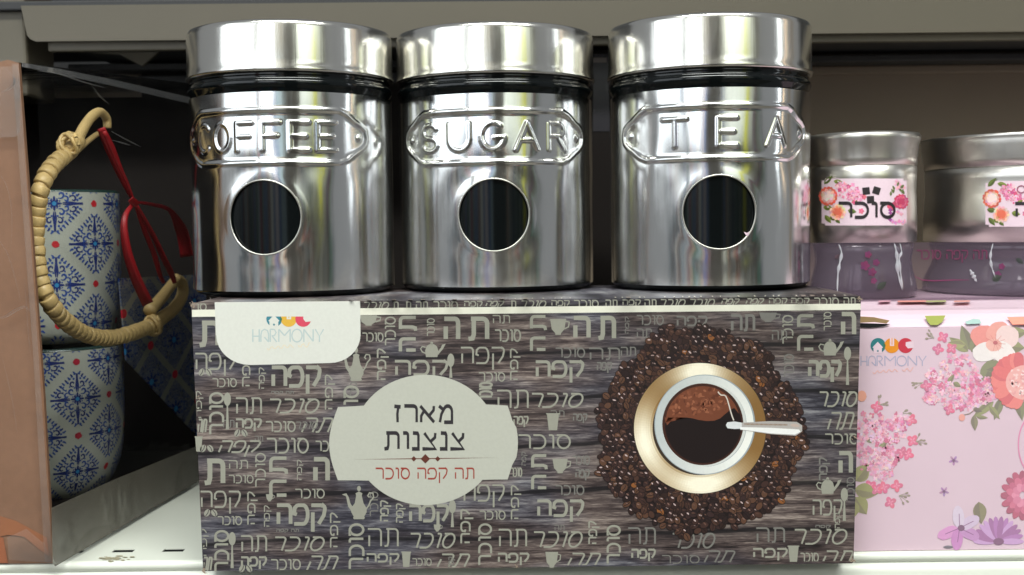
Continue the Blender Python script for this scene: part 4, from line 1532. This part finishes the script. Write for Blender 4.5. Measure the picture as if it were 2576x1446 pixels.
def knot(cx_, cy_, s):
    c = hp(cx_, cy_, .008)
    k = c.y / .55
    for i in range(6):
        ang = R(-40 + i * 34)
        pts = []
        for j in range(17):
            q = 2 * math.pi * j / 16
            a, b = math.cos(q) * .0074 * s * k, math.sin(q) * .0046 * s * k
            pts.append(c + Vector((1, 0, 0)) * (a * math.cos(ang) - b * math.sin(ang)) * .9 + Vector((0, 0, 1)) * (a * math.sin(ang) + b * math.cos(ang)) - Vector((0, 1, 0)) * (.0015 * math.sin(2 * q + i) + .001 * (i % 3)))
        link("knot_strand", tube(pts, .0014 * s, 8, False), M['rattan'], HD, True)


knot(176, 362, .72)
knot(386, 818, .66)

# ---- red ribbon
RB = thing("red_ribbon", "red satin ribbon tied between the two ends of the rattan handle", "ribbon", tuple(hp(338, 505)))


def strip(pts, wds, ins=.004, twist=0.0):
    C = [hp(x, y, ins) for x, y in pts]
    sp_ = spline(C, 6)
    n = len(sp_)
    vs, fs = [], []
    for i, p in enumerate(sp_):
        t = i / (n - 1)
        tg = (sp_[min(i + 1, n - 1)] - sp_[max(i - 1, 0)]).normalized()
        wv = tg.cross(p.normalized()).normalized()
        wv = (wv + p.normalized() * .15 * math.sin(3 * t + twist)).normalized()
        f = t * (len(wds) - 1)
        k = min(int(f), len(wds) - 2)
        w = (wds[k] + (wds[k + 1] - wds[k]) * (f - k)) / 2 * .46
        for s in (-1, -.33, .33, 1):
            vs.append(p + wv * w * s - p.normalized() * (.0002 * (1 - s * s)))
    for i in range(n - 1):
        for k in range(3):
            a = i * 4 + k
            fs.append((a, a + 1, a + 5, a + 4))
    me = mesh(vs, fs)
    o = link("ribbon_strip", me, M['ribbon'], RB, True)
    md = o.modifiers.new("thick", 'SOLIDIFY')
    md.thickness = .0003
    return o


strip([(254, 322), (276, 372), (300, 430), (322, 480), (340, 512)], [.0085, .011, .009, .005, .003], .004)
strip([(262, 330), (292, 400), (320, 460), (338, 508)], [.004, .004, .003, .002], .002, 1)
strip([(338, 508), (316, 540), (312, 580), (322, 640), (342, 700), (372, 764)], [.003, .006, .008, .010, .012, .013], .003, .4)
strip([(338, 508), (364, 580), (388, 640), (402, 690), (412, 712)], [.003, .006, .006, .005, .004], .005, .2)
strip([(342, 512), (384, 590), (412, 650), (432, 690), (440, 712)], [.003, .006, .007, .007, .005], .003, .9)
strip([(340, 508), (380, 514), (426, 528), (452, 570), (462, 600), (470, 645)], [.003, .004, .005, .014, .015, .016], .004, .6)
strip([(328, 500), (336, 508), (346, 516)], [.007, .009, .007], .0015)

# ================================================================== pink flower box and its canisters
YP = .522
PB = thing("pink_flower_box", "pink cardboard box printed with flowers at the right, behind the wood-print box", "gift box", (.3, YP, ZS))
zpf = at(2300, 823, YP).z
zpt = at(2300, 756, .575).z
xL = at(2120, 1000, YP).x
xR = .55
link("front_panel", box(xL, xR, YP, YP + .001, ZS + .0004, zpf, .0003, 1), M['pink'], PB)
# curved top flap: rises from the front crease, then the top
prf = [(YP, zpf), (YP + .0015, zpf + .0016), (YP + .004, zpf + .0035), (YP + .008, zpf + .0052), (YP + .014, zpf + .0066), (YP + .030, zpt - .0020), (YP + .045, zpt - .0008), (YP + .056, zpt), (YP + .15, zpt), (YP + .15, ZS + .0005)]
vs, fs = [], []
for x in (xL, xR):
    for y, z in prf:
        vs.append((x, y, z))
n = len(prf)
for k in range(n - 1):
    fs.append((k, k + n, k + n + 1, k + 1))
fs.append(tuple(range(n)) + ())
link("carton", mesh(vs, fs), M['pink'], PB)
link("torn_corner", slab([at(2158, 812, YP - .001), at(2166, 796, YP - .001), at(2200, 798, YP - .001), at(2238, 806, YP - .001), at(2230, 814, YP - .001), at(2200, 810, YP - .001)], (0, .0008, 0)), M['kraft'], PB)
link("open_slit", slab([at(2150, 812, YP - .0005), at(2240, 815, YP - .0005), at(2222, 821, YP - .0005), at(2190, 824, YP - .0005), at(2150, 822, YP - .0005)], (0, .0003, 0)), M['void'], PB)
ik = Ink(lambda x, y, l: at(x, y, YP - .00006 - l * .22))
lyc = [0]


def ly():
    lyc[0] = (lyc[0] + 1) % 55
    return 4 + lyc[0]


def leaf(ik, x, y, ln, wd, a, c=(120, 132, 60), lay=None):
    lay = lay or ly()
    pts = []
    for s in (1, -1):
        rng_ = range(0, 9) if s == 1 else range(7, 0, -1)
        for i in rng_:
            t = i / 8
            h = s * wd * math.sin(math.pi * t ** .8) / 2
            px, py = t * ln, h
            pts.append((x + px * math.cos(a) - py * math.sin(a), y + px * math.sin(a) + py * math.cos(a)))
    ik.poly(pts, c, lay)
    half = [(x + t * ln * math.cos(a), y + t * ln * math.sin(a)) for t in (0, .25, .5, .75, 1)]
    up_ = [(x + t * ln * math.cos(a) - wd * .42 * math.sin(math.pi * t ** .8) * math.sin(a), y + t * ln * math.sin(a) + wd * .42 * math.sin(math.pi * t ** .8) * math.cos(a)) for t in (.8, .6, .4, .2)]
    ik.poly(half + up_, tuple(int(v * .78) for v in c), lay + .4)


def petals(ik, x, y, r, n, c, c2=None, a0=0.0, wide=1.0, k=.0):
    for i in range(n):
        a = a0 + 2 * math.pi * i / n
        l_ = ly()
        cc = tuple(min(255, int(v * rg.uniform(.92, 1.08))) for v in c)
        ik.ell(x + math.cos(a) * r * .55, y + math.sin(a) * r * .55, r * .52, r * .42 * wide, cc, l_, 12, a, jit=.05)
        if c2:
            ik.ell(x + math.cos(a) * r * .32, y + math.sin(a) * r * .32, r * .26, r * .12 * wide, c2, l_ + .5, 8, a)


def hydrangea(ik, pts, nfl, r=7.5):
    for _ in range(nfl):
        bx, by, br_ = rg.choice(pts)
        a, d = rg.uniform(0, 6.3), math.sqrt(rg.random()) * br_
        x, y = bx + d * math.cos(a), by + d * math.sin(a) * .9
        c = rg.choice(((228, 150, 180), (236, 178, 200), (222, 120, 160), (242, 200, 214), (206, 84, 128), (232, 160, 188), (240, 190, 206)))
        petals(ik, x, y, r * rg.uniform(.8, 1.2), 4, c, (200, 70, 120) if rg.random() < .4 else None, rg.uniform(0, 1.5))


def buds(ik, x, y, a):
    for i in range(5):
        q = a + rg.uniform(-.9, .9)
        d = rg.uniform(12, 26)
        ik.stroke([(x, y), (x + d * math.cos(q), y + d * math.sin(q))], 1.2, (150, 150, 120), ly())
        ik.ell(x + d * math.cos(q), y + d * math.sin(q), 4.5, 2.6, (132, 126, 96), ly(), 8, q)


def ruffle(ik, x, y, r, cols, n=26, sq=1.0):
    """many-petalled bloom: rings of petals getting smaller and paler"""
    for ring in range(4):
        rr = r * (1 - .22 * ring)
        for i in range(n - 5 * ring):
            a = 2 * math.pi * i / (n - 5 * ring) + ring * .4 + rg.uniform(-.1, .1)
            c = cols[min(ring, len(cols) - 1)]
            c = tuple(max(0, min(255, int(v * rg.uniform(.86, 1.1)))) for v in c)
            ik.ell(x + rr * .68 * math.cos(a), y + rr * .68 * math.sin(a) * sq, rr * .34, rr * .24, c, 62 + ring * 8 + i % 7, 10, a, jit=.08)
        ik.ell(x, y, rr * .7, rr * .7 * sq, cols[min(ring + 1, len(cols) - 1)], 69.5 + ring * 8, 20)


# upper cluster
GRN = (128, 140, 62)
for (x, y, l_, w, a) in ((2440, 880, 66, 30, -1.9), (2436, 884, 60, 26, -2.5), (2444, 886, 56, 26, -1.2), (2428, 868, 44, 22, -3.0), (2474, 960, 66, 36, -1.2), (2480, 930, 54, 30, -.4),
                         (2478, 950, 70, 26, .7), (2520, 1000, 60, 22, 1.9), (2560, 990, 70, 26, 1.4), (2500, 1010, 66, 22, 2.5), (2488, 1020, 44, 16, .9), (2530, 840, 56, 30, -.1), (2528, 870, 50, 34, .1)):
    leaf(ik, x, y, l_, w, a, rg.choice((GRN, (104, 120, 56), (150, 158, 76))))
hydrangea(ik, [(2410, 930, 46), (2450, 970, 46), (2375, 985, 40), (2430, 1005, 38), (2350, 945, 20), (2475, 990, 28), (2340, 1000, 16)], 250, 7)
for x, y in ((2372, 848), (2360, 878), (2394, 876), (2346, 944), (2330, 970), (2388, 1030)):
    petals(ik, x, y, 14, 4, (214, 84, 128), (232, 140, 170), rg.uniform(0, 1.5))
leaf(ik, 2384, 966, 30, 13, -1.0); leaf(ik, 2398, 962, 22, 13, .5)
buds(ik, 2350, 850, 3.6); buds(ik, 2322, 962, 3.1)
# hibiscus: coral upper petals, white lower ones
for (x, y, rx, ry, ro, c) in ((2476, 848, 34, 30, .3, (236, 132, 116)), (2510, 836, 30, 26, -.6, (240, 156, 138)), (2534, 846, 30, 28, .5, (244, 214, 208)), (2482, 884, 38, 24, -.3, (240, 234, 230)),
                              (2520, 884, 36, 26, .5, (246, 238, 234)), (2500, 868, 20, 16, 0, (242, 178, 160))):
    ik.ell(x, y, rx, ry, c, ly() + 20, 20, ro, jit=.05)
for k in range(9):
    a = -2.6 + k * .55
    ik.stroke([(2504, 862), (2504 + 26 * math.cos(a), 862 + 22 * math.sin(a))], 2.2, (216, 92, 84), 80, True)
ik.ell(2504, 862, 6, 5, (186, 60, 60), 82, 10)
# red peony at the edge
for k in range(18):
    a = math.pi * .55 + k * .17
    ik.ell(2568 + 52 * math.cos(a), 958 + 50 * math.sin(a), 24, 14, rg.choice(((226, 84, 76), (236, 112, 98), (214, 70, 70))), 84 + k % 6, 12, a, jit=.1)
ik.ell(2580, 962, 50, 44, (240, 170, 160), 92, 24)
for k in range(60):
    ik.ell(2540 + rg.uniform(0, 40), 930 + rg.uniform(0, 66), 4, 2.6, rg.choice(((250, 226, 222), (232, 150, 148), (246, 206, 200))), 93 + k % 5, 8, rg.uniform(0, 3))
# little bud sprig
ik.stroke([(2452, 1030), (2440, 1040), (2422, 1044)], 2, (120, 110, 70), 60)
leaf(ik, 2450, 1044, 40, 18, 1.5, (110, 116, 60)); ik.ell(2420, 1050, 8, 9, (232, 150, 130), 61, 12)
leaf(ik, 2448, 1028, 24, 12, .3, (80, 88, 50)); leaf(ik, 2456, 1048, 30, 10, .1)
# left cluster
for (x, y, l_, w, a) in ((2152, 1210, 54, 40, -.9), (2150, 1230, 60, 40, .2), (2152, 1250, 52, 40, 1.0), (2150, 1260, 46, 30, 1.7)):
    leaf(ik, x, y, l_, w, a, (138, 146, 52))
hydrangea(ik, [(2190, 1075, 44), (2240, 1080, 40), (2200, 1120, 48), (2170, 1150, 40), (2230, 1150, 30), (2215, 1180, 30), (2262, 1062, 24)], 260, 7)
for x, y in ((2206, 1024), (2292, 1056), (2296, 1108), (2270, 1138), (2284, 1142), (2206, 1230), (2224, 1226), (2256, 1222), (2240, 1264), (2190, 1222)):
    petals(ik, x, y, 15, 4, (220, 84, 124), (236, 140, 170), rg.uniform(0, 1.5))
for x, y in ((2268, 1040), (2240, 1172), (2210, 1018)):
    buds(ik, x, y, -.8)
buds(ik, 2304, 1110, -.3); buds(ik, 2262, 1246, .5)
leaf(ik, 2178, 1098, 28, 18, .6); leaf(ik, 2206, 1146, 50, 18, -1.0); ik.ell(2168, 996, 12, 14, (232, 150, 110), 60, 12); leaf(ik, 2160, 1004, 22, 12, -.3)
# violets, stray leaf, magenta dahlia
for x, y in ((2399, 1158), (2375, 1236)):
    petals(ik, x, y, 12, 5, (170, 120, 170), (96, 40, 100), .3, .6)
    ik.ell(x, y, 3.5, 3.5, (80, 30, 84), 60, 8)
leaf(ik, 2462, 1262, 56, 34, 1.45, (112, 116, 52), 58)
for i, (a, c) in enumerate(((2.7, (214, 140, 200)), (1.7, (196, 120, 190)), (.5, (188, 130, 190)), (-.5, (206, 186, 214)), (-1.6, (214, 200, 220)))):
    ik.ell(2412 + 30 * math.cos(a), 1328 + 28 * math.sin(a), 28, 15, c, 60 + i, 14, a, jit=.06)
    ik.stroke([(2414, 1328), (2414 + 40 * math.cos(a), 1328 + 36 * math.sin(a))], 5, (120, 50, 120), 68, True)
ik.ell(2418, 1328, 9, 8, (84, 28, 84), 70, 12)
for k in range(14):
    a = math.pi + k * math.pi / 13
    ik.ell(2512 + 34 * math.cos(a), 1362 + 34 * math.sin(a), 30, 8, rg.choice(((170, 104, 176), (150, 84, 150), (196, 150, 206))), 60 + k % 8, 12, a)
ik.ell(2512, 1362, 14, 9, (96, 34, 92), 72, 12)
leaf(ik, 2372, 1376, 30, 8, .0, (60, 80, 90), 60)
for ring, rr in enumerate((48, 34, 20)):
    for k in range(16 - ring * 3):
        a = 2 * math.pi * k / (16 - ring * 3)
        ik.ell(2572 + rr * .85 * math.cos(a), 1246 + rr * math.sin(a), 15 - ring * 2, 9, ((178, 50, 90), (206, 90, 124), (226, 130, 160))[ring] if k % 2 else ((160, 40, 80), (190, 70, 110), (214, 110, 144))[ring], 60 + ring * 6 + k % 5, 10, a, jit=.06)
# thin pink ring of the label at the edge
ik.stroke([(2610 + 48 * math.cos(R(a)) * 1.0, 1118 + 80 * math.sin(R(a))) for a in range(110, 251, 7)], 3, (226, 120, 170), 58)
ik.c = [tuple(a * .74 + b * .26 for a, b in zip(c, lin((222, 196, 208)))) for c in ik.c]
ik.build("flower_print", PB)
ik = Ink(lambda x, y, l: at(x, y, YP - .00006 - l * .22))
house_logo(ik, 2209, 869, 19, 700, 14, ((46, 118, 124), (226, 142, 40), (196, 56, 74)), (226, 200, 212))
thin_word(ik, 2166, 895, 2330, 920, (176, 172, 196), 14, 2.6)
squiggle(ik, 2196, 926, 2298, 940, (232, 178, 170), 14, 2)
ik.build("brand_logo", PB)
# prints on the rolled flap
ik = Ink(lambda x, y, l: at_plane(x, y, (0, YP + .002, zpf + .0022), Vector((0, -.75, .66)).normalized()) + Vector((0, -.0012 - l, .0006)))
ik.poly([(2324, 797), (2376, 796), (2368, 812), (2356, 820), (2338, 820), (2330, 810)], (140, 146, 60), 3)
ik.poly([(2424, 812), (2446, 804), (2462, 806), (2466, 816), (2430, 818)], (150, 178, 172), 3)
ik.poly([(2530, 800), (2600, 798), (2600, 818), (2544, 819)], (232, 140, 120), 3)
ik.build("flap_print", PB)
ik = Ink(lambda x, y, l: at_z(x, y, zpt + .0003 + l))
for a, b, c in ((2258, 2330, (226, 150, 140)), (2330, 2380, (176, 176, 120)), (2400, 2440, (226, 160, 150)), (2210, 2240, (214, 160, 174))):
    ik.poly([(a, 756), (b, 755), (b, 759), (a, 760)], c, 2)
ik.build("top_print", PB)


def small_can(pxc, yc, rpx, label, stick):
    r = rpx * yc / FP
    c = at(pxc, 500, yc)
    cx = c.x
    z = lambda py, rr: at(min(pxc, 2500), py, yc - rr).z
    z0 = zpt + .0001
    t = thing("flared_canister", label, "canister", (cx, yc, z0), "small canisters on the pink box")
    zl, zt_, zb_, zw = z(414, r), z(330, r), z(610, r * .96), z(660, r * .9)
    FLR = 1.035 if rpx < 200 else 1.0
    link("glass_base", lathe([(0, z0), (r * .92, z0), (r * .98, z0 + .0012), (r * .985, z0 + .004), (r * .955, z0 + .009), (r * .90, z0 + .015), (r * .88, z0 + .020), (r * .90, zb_ - .006), (r * .93, zb_), (0, zb_ + .001)], cx, yc, 96), M['clear'], t, True)
    link("steel_body", lathe([(r * .93, zb_ - .0003), (r * .975, zb_), (r * .975, zb_ + .012), (r * .962, zb_ + .024), (r * .955, (zb_ + zl) / 2 + .006), (r * .965, zl - .006), (r * .968, zl - .0004), (r * .94, zl)], cx, yc, 128), M['steel2'], t, True)
    link("lid", lathe([(r * .94, zl - .0002), (r * .972, zl + .0003), (r * .976, zl + .004), (r * 1.0, zl + .011), (r * FLR, zt_ - .003), (r * FLR, zt_ - .0014), (r * 1.01, zt_), (r * .9, zt_ + .0004), (0, zt_ + .0004)], cx, yc, 128), M['steel2'], t, True)
    return t, cx, r


t4, c4, r4 = small_can(2171, .612, 132, "small flared steel canister with flowered sugar sticker and glass base", 0)
t5, c5, r5 = small_can(2590, .640, 258, "wide flared steel canister cut off by the photo's right edge", 1)


def sticker(t, cx, yc, r, x0, x1, y0, y1, right):
    f = lambda x, y, l: at_cyl(x, y, cx, yc, r * .976 + .0001 + l * .25)
    ik = Ink(f)
    ik.quadgrid(x0, y0, x1, y1, (228, 204, 216), 1, 26, 5)
    stk = ik.build("sticker", t)
    ik = Ink(f)
    X = lambda u: x0 + u
    for (u, v, l_, w_2, a) in ((6, 14, 30, 12, -.8), (30, 6, 26, 12, .2), (40, 16, 24, 12, .6), (4, 72, 24, 14, .1), (8, 92, 26, 12, .9), (20, 96, 20, 12, .4), (34, 100, 18, 10, .8), (66, 80, 22, 14, .2), (76, 60, 22, 10, -.6)):
        leaf(ik, X(u), y0 + v, l_, w_2, a, rg.choice((GRN, (104, 120, 56))))
    hydrangea(ik, [(X(66), y0 + 30, 24), (X(84), y0 + 44, 18), (X(50), y0 + 22, 12)], 80, 5)
    ruffle(ik, X(16), y0 + 44, 24, [(226, 100, 84), (240, 180, 170), (248, 220, 214)], 16)
    ruffle(ik, X(40), y0 + 84, 21, [(240, 200, 180), (238, 160, 130), (226, 110, 84)], 14)
    petals(ik, X(106), y0 + 46, 7, 5, (222, 110, 130)); petals(ik, X(100), y0 + 82, 7, 5, (222, 110, 140))
    if right:
        ruffle(ik, X(200), y0 + 58, 19, [(200, 70, 110), (214, 100, 136), (190, 60, 96)], 14)
        petals(ik, X(176), y0 + 70, 11, 6, (206, 90, 110))
        for k in range(10):
            leaf(ik, X(172 + rg.uniform(0, 36)), y0 + rg.uniform(18, 44), 12, 6, rg.uniform(-2.6, -.5), (110, 124, 70))
        for k in range(14):
            petals(ik, X(190 + rg.uniform(-18, 22)), y0 + 92 + rg.uniform(-14, 20), 5, 4, rg.choice(((226, 150, 190), (150, 80, 150), (232, 170, 190))))
        for k in range(12):
            petals(ik, X(200 + rg.uniform(-14, 10)), y0 + 14 + rg.uniform(-8, 12), 4, 4, (236, 176, 196))
    ik.build("flower_print", stk)
    ik = Ink(f)
    if right:
        BK = (40, 34, 38)
        for cx_, cy_, a in ((2179, 480, -.12), (2205, 479, .3), (2190, 502, -.06)):
            q = [(-9, -9), (9, -9), (9, 9), (-9, 9)]
            ik.poly([(cx_ + a_ * math.cos(a) - b_ * math.sin(a), cy_ + a_ * math.sin(a) + b_ * math.cos(a)) for a_, b_ in q], BK, 108)
        ik.heb("סוכר", 2106, 507, 2254, 550, BK, 106, 0, 0, 7.5, None, 1.1)
    else:
        BK = (40, 34, 38)
        ik.heb("תה", 2550, 508, 2640, 548, BK, 106, 0, 0, 7.5, None, 1.1)
        ik.stroke([(2569 + 10 * math.cos(a * .4), 476 + 9 * math.sin(a * .4)) for a in range(16)], 3, (150, 90, 110), 106)
    ik.build("sticker_lettering", stk)


sticker(t4, c4, .612, r4, 2067, 2281, 449, 567, True)
sticker(t5, c5, .640, r5, 2479, 2700, 455, 570, False)

# purple printed film in front of the small canisters
yf = .574
fa, fb, fc, fd = at(2030, 611, yf), at(2610, 608, yf), at(2610, 762, yf), at(2030, 768, yf)
fc.z = fd.z = zpt + .0002
link("purple_film", slab([fa, fb, fc, fd], (0, .0002, 0)), M['purple'], PB)
ik = Ink(lambda x, y, l: at(x, y, yf - .0003 - l))
PU = (96, 40, 70)
ik.heb("תה קפה סוכר", 2304, 628, 2484, 662, PU, 1, 0, 0, 3.4)
ik.stroke([(2300, 694), (2320, 704), (2350, 706), (2400, 704), (2438, 704)], 3, (116, 44, 84), 1, True)
for x, y, r in ((2184, 640, 9), (2176, 668, 12), (2194, 684, 11), (2204, 660, 9), (2198, 706, 8), (2510, 690, 9), (2520, 670, 8)):
    petals(ik, x, y, r, 5, (104, 44, 80))
leaf(ik, 2206, 726, 30, 16, -.6, (56, 62, 56)); leaf(ik, 2496, 704, 26, 18, -.4, (60, 66, 60)); leaf(ik, 2556, 650, 24, 12, .6, (56, 62, 60)); leaf(ik, 2100, 650, 16, 10, -.7, (80, 60, 70))
ik.build("purple_print", PB)
# crinkled highlights of the film
for pts, rd in ((((2110, 614), (2117, 636), (2112, 664), (2108, 690), (2106, 742)), .0007), (((2250, 612), (2256, 640), (2258, 680), (2270, 730)), .0008),
                (((2264, 612), (2268, 634), (2262, 652), (2266, 690), (2272, 728)), .0006), (((2498, 612), (2492, 640), (2494, 668), (2504, 698)), .0006),
                (((2440, 678), (2448, 692), (2456, 708)), .0010)):
    link("film_crease", tube(spline([at(x, y, yf - .0006) for x, y in pts], 8), lambda t, rd=rd: rd * math.sin(math.pi * (.06 + .88 * t)) * (1 + .4 * math.sin(23 * t)), 8),
         film_mat("crease_film", (.8, .82, .88, 1), .35, rough=.2), PB, True)

# ================================================================== goods in the shadow behind
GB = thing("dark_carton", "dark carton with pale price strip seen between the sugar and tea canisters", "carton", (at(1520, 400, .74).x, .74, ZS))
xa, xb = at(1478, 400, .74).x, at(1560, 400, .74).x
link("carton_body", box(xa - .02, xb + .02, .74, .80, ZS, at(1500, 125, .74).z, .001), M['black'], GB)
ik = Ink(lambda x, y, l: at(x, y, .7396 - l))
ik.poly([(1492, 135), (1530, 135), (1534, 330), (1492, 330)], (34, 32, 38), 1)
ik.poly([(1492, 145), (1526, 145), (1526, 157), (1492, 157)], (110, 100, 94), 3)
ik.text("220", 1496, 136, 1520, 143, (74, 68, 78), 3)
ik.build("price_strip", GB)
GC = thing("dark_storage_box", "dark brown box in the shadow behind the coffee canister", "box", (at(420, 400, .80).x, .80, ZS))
link("box_body", box(at(360, 400, .80).x, at(1120, 400, .8).x, .80, .826, ZS, at(420, 182, .8).z, .001), M['black'], GC)  # widened so its black fills the dark gap between the canisters
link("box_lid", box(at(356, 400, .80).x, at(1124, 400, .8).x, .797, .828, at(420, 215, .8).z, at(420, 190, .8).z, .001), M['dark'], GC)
print("verts", sum(len(m.vertices) for m in bpy.data.meshes))
